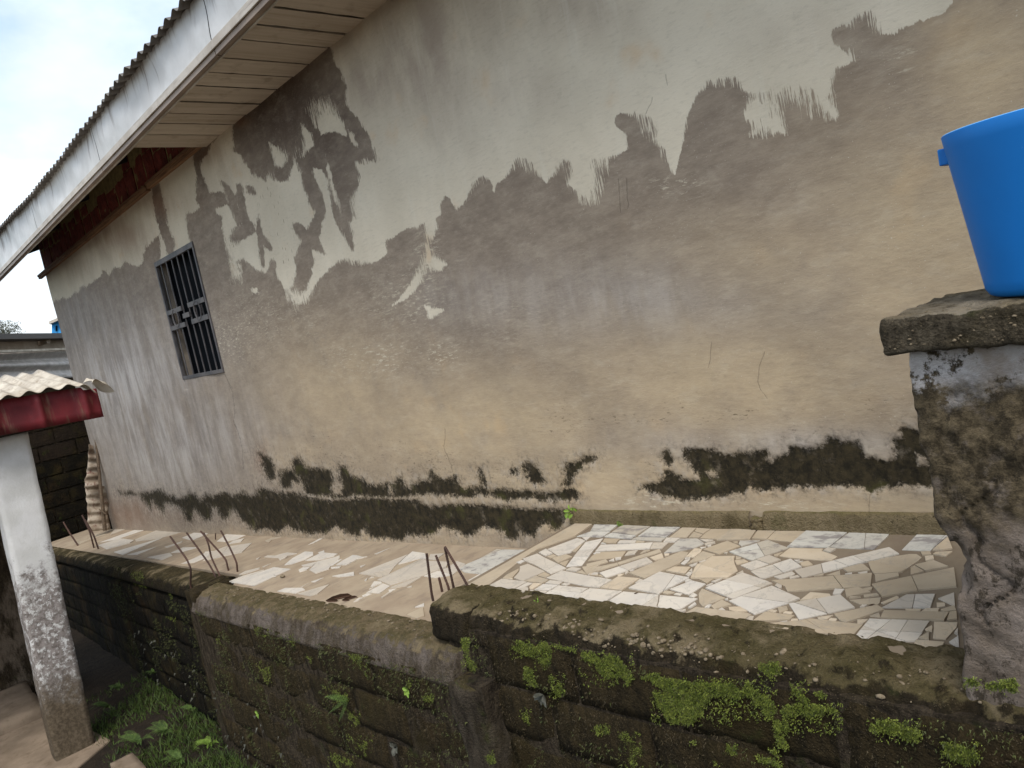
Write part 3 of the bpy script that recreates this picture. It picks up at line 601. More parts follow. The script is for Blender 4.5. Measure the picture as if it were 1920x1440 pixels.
for q in ([(wx0, 3, wz0), (wx1, 3, wz0), (wx1, 3.14, wz0), (wx0, 3.14, wz0)], [(wx0, 3, wz1), (wx1, 3, wz1), (wx1, 3.14, wz1), (wx0, 3.14, wz1)],
          [(wx0, 3, wz0), (wx0, 3, wz1), (wx0, 3.14, wz1), (wx0, 3.14, wz0)], [(wx1, 3, wz0), (wx1, 3, wz1), (wx1, 3.14, wz1), (wx1, 3.14, wz0)]):
    mb.add(q, [(0, 1, 2, 3)])
win = mb.build('window', MT['side'], house)
MB().box(wx0, wx1, 3.12, 3.13, wz0, wz1).build('pane', MT['dark'], win)
mb = MB(); t_ = .034
mb.box(wx0, wx1, 2.985, 3.02, wz1-.055, wz1).box(wx0, wx1, 2.985, 3.02, wz0, wz0+.04)
mb.box(wx0, wx0+t_, 2.986, 3.02, wz0+.04, wz1-.055).box(wx1-t_, wx1, 2.986, 3.02, wz0+.04, wz1-.055)
mb.build('frame', MT['iron'], win, bevel=.003)
Wd = wx1-wx0; rz1 = onY(314, 588, 3)[2]; rz2 = onY(323, 616, 3)[2]
xb = [wx0+Wd*(i+1)/7 for i in range(6)]
for i, x in enumerate(xb):
    MB().box(x-.008, x+.008, 2.994, 3.004, wz0+.04, wz1-.055).build('bar', MT['iron'], win)
for (xa, xe) in ((wx0+t_, xb[2]-.013), (xb[3]+.013, wx1-t_)):
    for zz in (rz1, rz2): MB().box(xa, xe, 2.98, 3.0, zz-.028, zz+.022).build('rail', MT['iron'], win)
    cxr, czr = (xa+xe)/2, (rz1+rz2)/2
    pts = [(cxr+.085*math.cos(t), 2.985, czr+.10*math.sin(t)) for t in np.linspace(0, 2*math.pi, 17)]
    MB().tube(pts, .011, 6).build('ring', MT['iron'], win)
MB().box(xb[2]-.01, xb[3]+.01, 2.975, 2.99, czr-.03, czr+.02).build('latch', MT['iron'], win)

# skirting along the upper terrace, broken in one place
def skirt(xa, xe, seed):
    xs = np.arange(xa, xe, .02)
    pr = dense([(3.0, .085), (2.985, .082), (2.972, .06), (2.968, -.03)], .012)
    link('skirting', sweep(xs, pr, zU, .006, 18, seed, False), MT['plinth'], house, True)
xk = onY(1425, 975, 3)[0]
skirt(-3.07, xk-.035, 1); skirt(xk+.03, .9, 2)
link('rubble', rough_box(xk-.032, xk+.026, 2.955, 3.0, zU(xk, 3)-.01, zU(xk, 3)+.06, .006, .022, 40, 3, .012), MT['plinth'], house, True)
# soffit boards
joint = [-3.715, -4.04, -4.28, -4.51, -4.815, -5.08, -5.34, -5.66, -5.93, -6.18, -6.48, -6.85]
nx_ = [-3.40+.30*i for i in range(26)]
js = sorted(joint+nx_)
for i in range(len(js)-1):
    xa, xe = js[i]+.014+random.uniform(-.003, .003), js[i+1]-.014; dz = random.uniform(-.004, .004); sk = random.uniform(-.006, .006)
    n = 12; v = []; f = []
    for k in range(n+1):
        y = 2.30+.705*k/n; w_ = .0035*math.sin(k*1.7+i*2.3)
        for (x, z) in ((xa+w_, 1.978+dz), (xe+w_*.6+sk*k/n, 1.978+dz+.002), (xe-.004, 1.992), (xa+.004, 1.992)): v.append((x, y, z))
    for k in range(n):
        for q in range(4): f.append((k*4+q, k*4+(q+1) % 4, (k+1)*4+(q+1) % 4, (k+1)*4+q))
    f += [(0, 1, 2, 3), (n*4+3, n*4+2, n*4+1, n*4)]
    link('soffit_board', mesh('soffit_board', v, f), MT['soffit'], house)
# open eave: batten, red blocks, rafters
for (xa, xe, dz) in ((-14.32, -8.46, 0), (-8.43, -6.7, .012)):
    v, f = box_vf(xa, xe, 2.945, 2.995, 1.985+dz, 2.055+dz); MB().add(v, f).build('batten', MT['batten'], house, bevel=.004)
    MB().box(xa, xe, 2.935, 2.9449, 2.02+dz, 2.05+dz).build('batten_strip', MT['batten'], house)
MB().box(-14.0, 5, 3.008, 3.16, 2.0, 2.60).build('mortar_bed', MT['mortar'], house)
x = -14.0; i = 0
while x < -6.75:
    w_ = random.uniform(.24, .40); h_ = random.uniform(.20, .32)
    me = rough_box(x+.012, x+w_, 2.985+random.uniform(0, .02), 3.05, 2.085, 2.085+h_, .05, .03, 9, i, .01)
    link('brick', me, MT['brick'], house)
    if random.random() < .6:
        me = rough_box(x+.02, x+w_*random.uniform(.6, .95), 3.0, 3.05, 2.10+h_, 2.13+h_+random.uniform(.08, .14), .05, .03, 9, i+40, .01)
        link('brick', me, MT['brick'], house)
    x += w_+.02; i += 1
TR = .30   # roof pitch
def zr(y): return 2.362+TR*(y-2.20)
def dzx(x):
    t = max(0, min(1, (-9.8-x)/2.8)); return .095*t*t*(3-2*t)+.006*math.sin(x*1.7)
for x in (-14.25, -12.5, -10.75, -9.0, -7.25, -5.5, -3.75, -2, 0, 2, 4):
    v = [(x-.03, 2.33, zr(2.33)-.03), (x+.03, 2.33, zr(2.33)-.03), (x+.03, 4.4, zr(4.4)-.03), (x-.03, 4.4, zr(4.4)-.03)]
    v += [(p[0], p[1], p[2]-.13) for p in v]
    MB().add(v, [(0, 1, 2, 3), (7, 6, 5, 4), (0, 4, 5, 1), (1, 5, 6, 2), (2, 6, 7, 3), (3, 7, 4, 0)]).build('rafter', MT['rafter'], house)
# fascia: panels with a stiffening strip and a lip below
fj = [-14.7, -10.49, -7.54, -4.74, -1.9, .9, 3.8]
for i in range(len(fj)-1):
    xa, xe = fj[i]+.006, fj[i+1]-.006; n = max(8, int((xe-xa)/.08)); m_ = 8; v = []; f = []
    for a_ in range(n+1):
        x = xa+(xe-xa)*a_/n
        for b_ in range(m_+1):
            t = b_/m_; z = 2.045+t*(zr(2.285)+dzx(x)-2.045-.004)
            bul = .006*math.sin(x*4.1+t*3)+.004*math.sin(x*11+t*6)+.012*math.sin(math.pi*t)*math.sin(x*1.9)
            v.append((x, 2.285+bul, z+.006*math.sin(x*1.3)))
    for a_ in range(n):
        for b_ in range(m_): f.append((a_*(m_+1)+b_, (a_+1)*(m_+1)+b_, (a_+1)*(m_+1)+b_+1, a_*(m_+1)+b_+1))
    link('fascia_panel', mesh('fascia_panel', v, f), MT['fascia'], house, True)
    MB().box(xa-.02, xe, 2.270, 2.284, 1.998, 2.052).build('fascia_strip', MT['fasciatrim'], house, bevel=.003)
    MB().box(xa, xe, 2.284, 2.322, 1.962, 1.997).build('fascia_lip', MT['fasciabrown'], house)
    MB().box(xa, xe, 2.3225, 2.335, 1.952, 1.99).build('fascia_edge', MT['fasciatrim'], house)
MB().box(-14.7, 3.8, 2.325, 2.345, 2.0, 2.36).build('fascia_board', MT['rafter'], house)
# corrugated roof
def corrug(name, x0, x1, y0, y1, zf, wl, am, mat, parent, sag=0, n2=10, ragged=0.0, per=8):
    n = int((x1-x0)/wl*per); v = []; f = []
    for i in range(n+1):
        x = x0+(x1-x0)*i/n; rg = ragged*mnoise.noise(Vector((x*.9, 1, 2)))+ragged*.6*(int(x/.76) % 2)
        for k in range(n2+1):
            y = y0+rg*(1-k/n2)+(y1-y0)*k/n2; v.append((x, y, zf(y)+dzx(x)+am*math.sin(2*math.pi*x/wl)))
    m_ = n2+1
    for i in range(n):
        for k in range(n2): f.append((i*m_+k, (i+1)*m_+k, (i+1)*m_+k+1, i*m_+k+1))
    o = link(name, mesh(name, v, f), mat, parent, True)
    s_ = o.modifiers.new('t', 'SOLIDIFY'); s_.thickness = .002
    return o
corrug('roof_sheet', -14.8, 5.2, 2.20, 9.4, zr, .15, .021, MT['zinc'], house, .010, 4, .02, 10)

# ------------------------------------------------------------------ terraces with crazy paving
def slab(name, x0, x1, y0, y1, zf, th, mat):
    v = []; n = 60
    for i in range(n+1):
        x = x0+(x1-x0)*i/n
        ya = y0(x) if callable(y0) else y0
        for (y, d) in ((ya, -th), (ya, 0), (y1, 0), (y1, -th)): v.append((x, y, zf(x, y)+d))
    f = []
    for i in range(n):
        for k in range(3): f.append((i*4+k, (i+1)*4+k, (i+1)*4+k+1, i*4+k+1))
    f += [(0, 1, 2, 3), (n*4+3, n*4+2, n*4+1, n*4)]
    return tag(link(name, mesh(name, v, f), mat), kind='structure')
low = slab('lower_terrace', -15.6, -2.9, lambda x: 2.02 if x > -6.2 else 2.2, 3.0, zL, .25, MT['slab'])
upp = slab('upper_terrace', -3.07, 1.6, 2.06, 3.0, zU, .25, MT['joint'])
def clip(P, a_, b_, off):
    """keep the part of polygon P on the left of line a-b, moved back by off"""
    a_ = np.array(a_, float); d = np.array(b_, float)-a_; d /= np.linalg.norm(d); n = np.array([-d[1], d[0]])
    s_ = [float(np.dot(np.array(p)-a_, n))-off for p in P]; out = []
    for i in range(len(P)):
        j = (i+1) % len(P)
        if s_[i] >= 0: out.append(P[i])
        if (s_[i] >= 0) != (s_[j] >= 0):
            t = s_[i]/(s_[i]-s_[j]); out.append((P[i][0]+t*(P[j][0]-P[i][0]), P[i][1]+t*(P[j][1]-P[i][1])))
    return out
FRM = {1: (880, 970, 8), 2: (1100, 970, 8), 3: (1300, 970, 8), 4: (1300, 1080, 7.385), 5: (1520, 970, 6.4), 6: (1540, 1110, 6.857), 7: (80, 960, 6), 8: (380, 980, 6), 9: (640, 1000, 6), 0: (0, 0, 1)}
UP = '''0t 1079,982 1114,981 1079,1005 1009,1029 989,1041 911,1099 876,1095 992,1030
1w 490,925 860,970 650,1085 600,1075 450,1050 255,1050
1w 870,975 950,985 830,1045 690,1092 662,1088
1w 840,1048 885,1060 885,1090 850,1125 700,1098
1c 960,990 1090,995 950,1080 905,1075 900,1050
1w 1110,1000 1330,1015 1190,1095 975,1085
1w 920,1090 1180,1102 1110,1150 880,1120
1w 1340,1020 1780,1065 1560,1205 1130,1150 1240,1085 | 1210,1090 1700,1130
2w 50,1070 530,1108 270,1270 -195,1208
2w 285,1272 330,1250 370,1290
2w 550,1112 1080,1155 790,1340 380,1290 340,1245
2w 1095,1160 1665,1215 1400,1380 1140,1380 1062,1330 1085,1260
2w 1078,1165 1072,1260 1045,1330 1120,1380 800,1345
2w 1480,1375 1490,1395 1440,1420 1150,1395 1400,1392
2w 1620,1275 1645,1300 1550,1360 1520,1350
2w 1600,1130 1660,1160 1600,1200 1535,1180
2w 1340,1130 1435,1140 1400,1170 1305,1150
2w 1575,945 1785,995 1535,1160 1245,1075
2w 1510,925 1575,940 1480,975 1475,950
2w 1095,825 1540,905 1100,1130 1090,1150 630,1060 | 1330,865 1130,1130
2c 470,890 795,915 525,1095 205,1055
2w 800,925 850,940 750,995 725,985
2t 1180,1095 1320,1125 1200,1150 1140,1135
2w -370,795 0,870 380,940 190,1050 0,1035 -610,905 | 130,905 -40,990
2w 70,825 180,830 160,865 20,860
2w 190,830 900,605 990,675 630,790 285,905 | 490,740 640,800
2t 640,835 1150,620 1420,510 1530,530 1470,620 1400,690 870,920
2c 945,600 1130,535 1155,610 1020,645
2c 1190,800 1320,740 1560,745 1475,850
2w 1480,865 1530,820 1590,830 1560,865 1520,885
2w 1535,800 1580,760 1590,820
2w 1410,690 1480,635 1550,628 1500,680 1460,705
2w 1480,602 1560,605 1550,622 1470,628
2c 1480,595 1620,470 1730,480 1710,530 1610,598
2w 1535,715 1665,670 1640,715 1570,735
2w 1680,665 1780,635 1790,645 1700,675
2b 1160,535 1400,320 1660,320 1770,395 1600,460 1240,530
2c 1165,545 1240,540 1235,560 1170,580
2w 1690,330 1900,340 1800,375
2w 1775,395 1920,365 1930,380 1780,425
2w 1700,445 1790,440 1720,465
2w 1810,425 1860,410 1870,425 1820,440
3t 150,480 510,355 700,430 380,550 240,510
2t 1740,510 1930,560 1860,590 1790,630 1510,690 1620,608
3c 280,580 625,575 605,620 620,700 665,800 520,910 320,910 -40,910 20,760 60,700 180,642 | 80,700 340,780
3c 620,650 760,630 820,665 650,705
3t 640,585 720,600 710,620 640,640
3w 640,850 740,795 755,820
3w 710,715 1140,570 1310,635 870,790 | 960,640 1110,690
3b 540,515 1110,340 1430,455 870,645 | 620,548 960,475 | 950,380 1080,590
3b 700,350 1000,345 720,430 680,400
3t 590,365 665,355 665,385 610,380
3t 1210,560 1350,520 1270,580 1220,585
3w 460,530 520,520 505,545
3w 860,810 1460,625 1625,740 1070,910 1000,905 | 1190,710 1350,830
3w 1210,885 1480,810 1525,845 1500,865 1300,925
3w 1440,890 1560,865 1595,885 1450,920
3w 1510,635 1600,635 1540,660
3w 1545,670 1650,650 1590,680
3c 1600,675 1720,650 1790,705 1700,730 1620,725
0c 1481,1027.4 1543,1029 1541,1033 1559,1039 1570,1043.5 1559,1051 1529,1049 1480,1045 1461,1042
0b 1476,1025 1512.5,995 1589,997.5 1554,1026 | 1491,1015.5 1562,1015
5b 462,180 940,180 930,215 760,380 270,360 235,350 | 660,180 650,290
5b 1300,180 1620,185 1640,220 1440,400 1095,385 | 1620,200 1440,400
5c 1645,235 1700,370 1560,395 1460,395
5w 150,400 210,363 305,378 235,420
5c 1500,415 1700,405 1620,465 1465,440
0w 1489,1069 1667,1025.5 1686,1038 1504,1083 | 1539.5,1057 1543.5,1074 | 1565,1051 1592,1062 | 1600,1042 1624,1054
5t 690,535 900,480 1180,440 1270,440 1330,480 1290,520 1090,655 860,675 760,675 720,620 | 780,530 1080,605
5t 1320,410 1430,405 1450,445 1340,450
5c 1370,470 1470,460 1480,500 1380,525
5t 1250,570 1480,520 1650,590 1380,640
5t 1200,600 1245,582 1360,648 1200,690
5t 390,615 600,560 640,570 710,630 440,655
5w 410,680 495,665 495,685
5w 565,660 680,640 680,665 600,675
5t 190,690 350,635 355,690
5t 40,705 160,675 150,695
0t 1447,1088 1500,1085 1562,1080 1635,1074.5 1632,1099 1476,1109 1472,1100 | 1562,1079 1579,1101
5t 770,690 1050,668 1060,706 780,778
5t 730,800 1720,600 1750,830 1330,870 860,950 | 1210,700 1290,880
5w 290,855 405,860 360,915 265,920
4c 1620,225 1885,245 1910,285 1480,335
4w 1130,135 1160,105 1225,130 1225,160 1190,175
5t 410,870 570,840 720,900 430,955
5t 610,860 740,835 735,865 690,885
5t 635,930 790,910 820,935 640,958
5t 460,975 480,950 600,955
5t 470,990 840,960 830,1020 800,1045 600,1040
5c 840,1020 1030,940 1060,955 1050,975 880,1035
5w 855,1080 1150,925 1490,920 1435,1085 | 1255,915 1220,1090
5w 1530,970 1720,900 1730,1060
5c 1510,1020 1605,1020 1615,1060 1515,1080
5c 1135,1095 1330,1095 1300,1130 1140,1115
5c 1380,1095 1545,1095 1530,1135 1335,1130
5t 880,1115 1660,1142 1600,1240 840,1200
5t 1670,1137 1750,1127 1755,1220 1635,1235
5t 1560,1110 1720,1060 1745,1115 1620,1132
5t 280,1160 800,1055 885,1110 420,1265 350,1240
5w 590,1080 620,1052 680,1055 650,1072
5t 710,1180 820,1142 835,1195
5c 560,1225 690,1220 620,1275 560,1280
5c 80,1195 270,1170 200,1220 100,1230
5c 210,1240 240,1207 320,1217 300,1245
0w 1479,1132 1575,1114.5 1603,1139 1498,1161 | 1530,1122 1552,1151 | 1508,1136 1552,1150
4w 490,340 1085,135 1475,310 1320,370 845,530 | 700,282 1310,372
3w 180,1060 740,830 1185,985 590,1220 | 490,940 890,1022 | 480,1165 1120,970
3w 270,960 420,915 430,920 330,975
3w 185,1020 270,982 300,990 240,1025
3t 90,930 310,920 200,990
3t 130,1070 480,1210 140,1340 90,1280 80,1150
3w 470,1230 520,1210 525,1240
3w 165,1350 210,1305 275,1305 235,1350
3t 265,1330 430,1240 570,1310 310,1380
3w 370,1385 430,1350 480,1390
3c 530,1345 700,1340 810,1410 640,1420 540,1390
0t 1305,1138 1403,1150.5 1409,1153 1389,1166 1284,1150
4w 715,610 780,555 840,555 820,620
4t 830,622 990,500 1400,545 1340,602 1000,622
4c 1020,490 1070,465 1165,475 1140,503
4t 1165,430 1290,415 1310,465 1190,510
4c 1240,510 1270,485 1380,495 1355,530
4w 1195,635 1300,615 1290,635
4c 1345,630 1360,590 1450,590 1450,625 1370,640
4c 750,655 790,632 1032,652 1015,693
0t 1441.5,1168.5 1500,1164 1520,1160 1618,1171.5 1597,1194 1553,1190 1480,1181 1439,1175 | 1527,1172 1556,1190
6w 620,340 1390,375 1250,590 1200,630 960,630 420,590 | 550,438 720,500 | 700,496 1290,522 | 1110,370 940,625 | 890,360 740,480
6c 1330,480 1420,430 1430,450 1425,500 1350,495
6t 1250,590 1385,505 1380,610
6c 1450,380 1750,390 1740,450 1600,600 1435,590
6c 1220,607 1580,637 1520,755 1390,740 1195,655
6t 1590,670 1690,730 1570,765
6w 1760,560 1770,710 1640,640
6w 1755,460 1757,550 1710,520
2b 120,100 470,115 350,205 60,202
2b -150,285 60,212 350,217 240,293
2b 550,115 950,140 740,268 380,222
2b 370,232 740,277 660,328 260,290
2b 965,145 1400,152 1190,298 770,282
2b 750,297 1180,310 1120,358 680,332
2w 1200,308 1400,312 1330,368 1150,368
2t 1430,152 1640,157 1500,298 1240,298
2t 1650,157 1860,172 1745,245 1622,208
2t 1605,217 1740,257 1690,303 1535,298
2t 1870,172 2160,172 1960,328 1702,308 1760,252
3t 570,167 940,192 850,328 350,338
3t 965,202 1690,202 1500,368 1100,328 880,318 | 1230,200 1100,330
2w 130,508 210,410 650,397 1000,377 1230,372 1130,463 480,488 | 650,395 470,482 | 1000,375 950,465
2w 500,347 750,347 720,388 460,388
2t 755,352 870,362 860,378 730,385
2t 270,320 500,325 440,388 300,385 240,370
2w 210,390 240,375 290,395
2t 80,580 180,522 590,507 530,593 20,648
2w 100,545 140,525 210,525 200,540
2w 570,570 620,515 770,492 720,550
2t 800,545 860,497 950,492
2t 0,775 420,692 1090,478 1120,518 480,708 0,855 | 420,620 480,712
2w 330,650 410,612 415,650
2w 430,607 520,597 515,620 430,640
2t 0,705 290,634 320,668 0,762
1w 1745,365 2008,312 1690,718 1450,738 | 1650,500 1890,472 | 1570,590 1790,582
1w 1170,475 1620,307 1740,355 1520,525 1330,573 1260,530 | 1590,400 1665,315
1w 1690,295 1820,290 1750,348
1w 1040,530 1150,477 1250,540 1140,578
1w 800,620 1020,542 1130,602 1455,760 1220,848 980,708 830,648 | 930,662 1120,610 | 1220,762 1335,698
1w 700,675 790,640 830,655 760,690
1w 760,740 880,700 1130,810 1000,870 800,958 670,910 750,820
1t 560,860 740,770 740,800 650,900 500,910
1c 510,915 640,907 655,930
1t 820,958 1000,880 1190,940 1100,983
1t 1020,872 1130,825 1210,863 1140,908
1w 1210,947 1400,967 1350,1010 1140,990
1w 1380,1000 1430,985 1510,992 1440,1020
1t 1160,590 1260,555 1310,575 1220,608
1t 1240,612 1450,555 1540,588 1330,688
1t 1345,690 1500,640 1440,738
1t 1530,510 1640,412 1700,400 1600,520
1w 1450,790 1540,747 1675,767 1600,813
1t 1600,820 1690,792 1770,858
1t 1690,742 2000,685 1750,838
1c 1790,860 1840,825 1920,830 1940,870
2t 180,878 200,855 280,908 370,928
2c 470,880 460,855 560,842 500,883
2w 570,840 600,810 635,817 590,845
2w 650,800 720,775 700,790'''
LO = '''8w 160,210 250,140 340,100 530,118 380,185 250,213
8w 290,240 340,202 470,175 430,215
8w 0,430 100,330 250,270 555,225 440,335 270,370 | 260,300 200,380
8w 0,370 30,325 130,318 60,378
8w 600,410 650,385 620,410
8w 690,385 730,365 810,370 880,350 950,335 1060,345 960,370 930,395 870,425 850,395 750,390
8w 920,475 1010,400 1150,325 1240,330 1245,365 1160,410 1000,465
8w 1295,335 1365,310 1370,330 1310,345
8w 1150,425 1340,335 1520,350 1480,375 1300,420
8w 1200,530 1290,432 1480,387 1540,367 1540,400 1440,480 1420,520 1270,570
8w 1430,490 1500,420 1570,410 1470,475
8w 1440,502 1560,487 1540,505 1450,515
8w 1500,475 1570,430 1690,365 1740,370 1800,385 1850,380 1740,410 1620,475
8w 1110,475 1160,465 1290,435 1230,490 1130,490
8w 1080,530 1130,502 1210,502 1170,530 1090,555
8w 1770,490 1835,470 1790,500
8w 1460,600 1700,555 1705,590 1530,610
8w 320,668 800,497 990,520 580,710
8w 300,660 430,607 690,530 380,650
8w 410,585 480,545 640,505 640,520 500,570
8w 670,495 770,455 690,497
8w 840,770 930,735 1120,735 1150,755 1040,795
8w 1065,797 1430,690 1290,800 1210,825
8w 1100,722 1200,675 1125,715
8w 1220,662 1360,615 1260,668
8w 1190,245 1310,180 1350,175 1250,225
8t 740,225 780,190 900,155 770,170 700,205
9w 200,450 480,340 750,237 600,370 530,463 440,490 | 420,430 620,380
9w 800,205 940,225 960,288 880,283 640,348 720,270
9w 400,520 900,287 1000,312 1200,322 1180,380 940,468 550,583 480,550 | 540,460 880,310
9w 1000,237 1160,227 1060,300 980,290
9w 930,482 1200,384 1300,312 1400,345 1250,468 1050,498 | 1080,420 1220,460
9w 550,618 560,602 880,487 900,490 730,590
9w 280,663 470,562 545,590 430,673
9w 330,598 370,540 440,545 460,558 350,600
9w 320,617 380,602 310,630
9w 230,700 290,672 340,680 250,715
9w 135,770 200,722 245,722 190,755
9w 445,720 530,660 545,670 460,725
9w 530,635 620,620 540,668
9w 740,605 795,590 790,605
9b 1410,347 1810,187 2085,189 1590,458 1390,438 1330,402
9b 1550,285 1750,175 1800,180 1600,283
9w 260,530 300,500 280,530
9w 305,510 340,485 370,490
9w 370,230 550,160 400,232
9w 210,375 275,350 220,380
9w 1430,530 1550,462 1580,466 1440,558
9w 830,830 930,785 930,820
9t 740,915 920,830 930,930 850,960 760,930
7w 800,200 850,165 1000,170 760,260
7w 640,340 1100,180 1210,180 820,310
7w 1040,310 1330,190 1480,195 1610,210 1300,300 1050,330
7w 1570,290 1730,220 1920,215 1840,250 1680,320
7w 620,370 860,290 1030,320 980,350 720,420
7w 800,450 1180,340 1350,290 900,480
7w 950,480 1280,390 1060,480
7w 1370,390 1580,325 1560,345 1400,400
7w 1440,460 1580,400 1750,395 1560,450
7w 1180,510 1430,460 1460,490 1340,540
7w 1560,580 1700,520 1850,450 1920,440 1920,480 1700,570
7t 350,350 500,310 600,250 750,240 560,300 420,360'''
def lay(txt, fn, zf, parent, gap, ylim=(0, 9)):
    for line in txt.split('\n'):
        segs = line.split('|'); h = segs[0].split(); fx, fy, s_ = FRM[int(h[0][0])]; kind = h[0][1]
        rd = lambda w: [(fx+float(a_)/s_, fy+float(b_)/s_) for a_, b_ in (q.split(',') for q in w)]
        P = [tuple(fn(*q)[:2]) for q in rd(h[1:])]
        if sum(P[i][0]*P[(i+1) % len(P)][1]-P[(i+1) % len(P)][0]*P[i][1] for i in range(len(P))) < 0: P = P[::-1]
        polys = [P]
        for c_ in segs[1:]:
            a_, b_ = [tuple(fn(*q)[:2]) for q in rd(c_.split())]; nw = []
            for Q in polys:
                for (s0, s1) in ((a_, b_), (b_, a_)):
                    r = clip(Q, s0, s1, gap)
                    if len(r) >= 3: nw.append(r)
            polys = nw
        for Q in polys:
            n = len(Q); ar = abs(sum(Q[i][0]*Q[(i+1) % n][1]-Q[(i+1) % n][0]*Q[i][1] for i in range(n)))/2
            if ar < 1.2e-5: continue
            dz = random.uniform(-.0010, .0018); tx, ty = random.uniform(-.010, .010), random.uniform(-.010, .010)
            cx_, cy_ = sum(q[0] for q in Q)/n, sum(q[1] for q in Q)/n
            top = [(x, y, zf(x, y)+.0045+dz+tx*(x-cx_)+ty*(y-cy_)) for x, y in Q]; bot = [(x, y, zf(x, y)-.004) for x, y in Q]
            f = [tuple(range(n))]+[(i, i+n, (i+1) % n+n, (i+1) % n) for i in range(n)]
            link('tile', mesh('tile', top+bot, f), MT['t'+kind], parent)
lay(UP, lambda a_, b_: onU(a_, b_, .004), zU, upp, .0011)
lay(LO, lambda a_, b_: onL(a_, b_, .004), zL, low, .0018)

# ------------------------------------------------------------------ retaining wall
ret = empty('retaining_wall', (-3, 1.85, -3), 'mossy block retaining wall with crusted stepped coping below the tiled terrace', 'wall')
SL = .08
def ashift(x): return -.11*max(0, min(1, (x+12.6)/6.2)) if x < -6.3 else 0
def blocks(xa, xe, yf, ztop, rows, mat, pitch, off0, seed, dark=0):
    variants = []
    for k in range(6):
        L_, H_ = pitch-.014, .223; nx, nz = 9, 5; v = []; f = []
        for i in range(nx+1):
            for j in range(nz+1):
                x = L_*i/nx-L_/2; z = H_*j/nz-H_/2
                ed = min(1, min(i, nx-i)/1.6, min(j, nz-j)/1.4)
                y = -.009*ed+.020*fb(Vector((x, k*3, z)), 8, 5, seed)
                v.append((x+.006*fb(Vector((x, k, z)), 20, 2, 3), y, z+SL*x))
        for i in range(nx):
            for j in range(nz): f.append((i*(nz+1)+j, (i+1)*(nz+1)+j, (i+1)*(nz+1)+j+1, i*(nz+1)+j+1))
        # sides back to the core
        ring = [i*(nz+1) for i in range(nx+1)]+[nx*(nz+1)+j for j in range(1, nz+1)]+[i*(nz+1)+nz for i in range(nx-1, -1, -1)]+[j for j in range(nz-1, 0, -1)]
        b0 = len(v)
        for r in ring: v.append((v[r][0], .06, v[r][2]))
        for i in range(len(ring)):
            j = (i+1) % len(ring); f.append((ring[i], b0+i, b0+j, ring[j]))
        me = mesh('block', v, f); me.materials.append(mat); me.polygons.foreach_set('use_smooth', [True]*len(me.polygons)); variants.append(me)
    for r in range(rows):
        x = xa+off0[r % 2]
        while x < xe:
            xc = x+pitch/2; x += pitch
            if xc-pitch/2 > xe-.12: break
            o = bpy.data.objects.new('block', random.choice(variants)); S.collection.objects.link(o)
            o.parent = ret; o.matrix_parent_inverse = pinv(ret)
            o.location = (xc, yf+ashift(xc)*(yf > 1.95)+random.uniform(-.006, .008), ztop+SL*xc-.235*(r+.5))
blocks(-2.60, 1.2, 1.872, -1.425+.24, 8, MT['block'], .525, (0., -.18), 1)
blocks(-6.35, -2.95, 1.785, -1.625+.24, 8, MT['block'], .555, (0, .27), 2)
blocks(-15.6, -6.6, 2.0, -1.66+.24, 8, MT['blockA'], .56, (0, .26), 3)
def core(xa, xe, yf, yb, zt):
    v = []; n = 20
    for i in range(n+1):
        x = xa+(xe-xa)*i/n; q_ = yf+ashift(x)*(yf > 1.95); v += [(x, q_, -4.6), (x, q_, zt+SL*x), (x, yb, zt+SL*x), (x, yb, -4.6)]
    f = []
    for i in range(n):
        for k in range(3): f.append((i*4+k, (i+1)*4+k, (i+1)*4+k+1, i*4+k+1))
    f += [(0, 1, 2, 3), (n*4+3, n*4+2, n*4+1, n*4)]
    o = link('mortar_core', mesh('c', v, f), MT['core'], ret); return o
core(-2.9, 1.5, 1.873, 2.05, -1.42+.24); core(-6.5, -2.6, 1.788, 1.95, -1.64+.24); core(-15.6, -6.35, 2.018, 2.16, -1.70+.24)
pC = dense([(2.17, -.10), (2.16, -.01), (2.14, .010), (2.06, .012), (1.98, .008), (1.93, -.002), (1.902, -.018), (1.886, -.045), (1.876, -.09), (1.868, -.135), (1.885, -.16)], .011)
link('coping', sweep(np.arange(-3.0, 1.4, .012), pC, zU, .034, 17, 4), MT['copC'], ret, True)
pB = dense([(2.10, -.12), (2.06, -.02), (2.03, .002), (1.95, .004), (1.87, -.002), (1.835, -.016), (1.81, -.045), (1.79, -.09), (1.775, -.14), (1.79, -.165)], .012)
link('coping', sweep(np.arange(-6.42, -2.80, .014), pB, zL, .020, 15, 7), MT['copB'], ret, True)
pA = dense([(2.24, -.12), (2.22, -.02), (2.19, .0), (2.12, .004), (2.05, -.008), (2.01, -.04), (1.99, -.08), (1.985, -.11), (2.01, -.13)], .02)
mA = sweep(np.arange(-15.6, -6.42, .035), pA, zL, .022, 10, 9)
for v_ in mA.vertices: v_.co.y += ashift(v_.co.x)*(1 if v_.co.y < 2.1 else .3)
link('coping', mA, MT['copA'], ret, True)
# pilasters: the near one tapers, the far one stands where the wall steps forward
def taper(v):
    t = (zL(-2.8, 1.8)-.06-v.z)/1.6; v.x += .10*t+.012*math.sin(v.z*9)
    return v
link('pilaster', rough_box(-2.86, -2.62, 1.765, 2.0, -4.4, zL(-2.8, 1.8)-.12, .035, .05, 6, 3, .03, taper), MT['pilaster'], ret, True)
link('coping_end', rough_box(-3.04, -2.72, 1.86, 2.12, zU(-2.9, 2)-.17, zU(-2.9, 2)+.022, .022, .035, 10, 5, .05), MT['copC'], ret, True)
link('pilaster', rough_box(-6.58, -6.34, 1.80, 2.14, -4.4, zL(-6.4, 1.9)+.006, .03, .03, 9, 8, .015), MT['block'], ret, True)
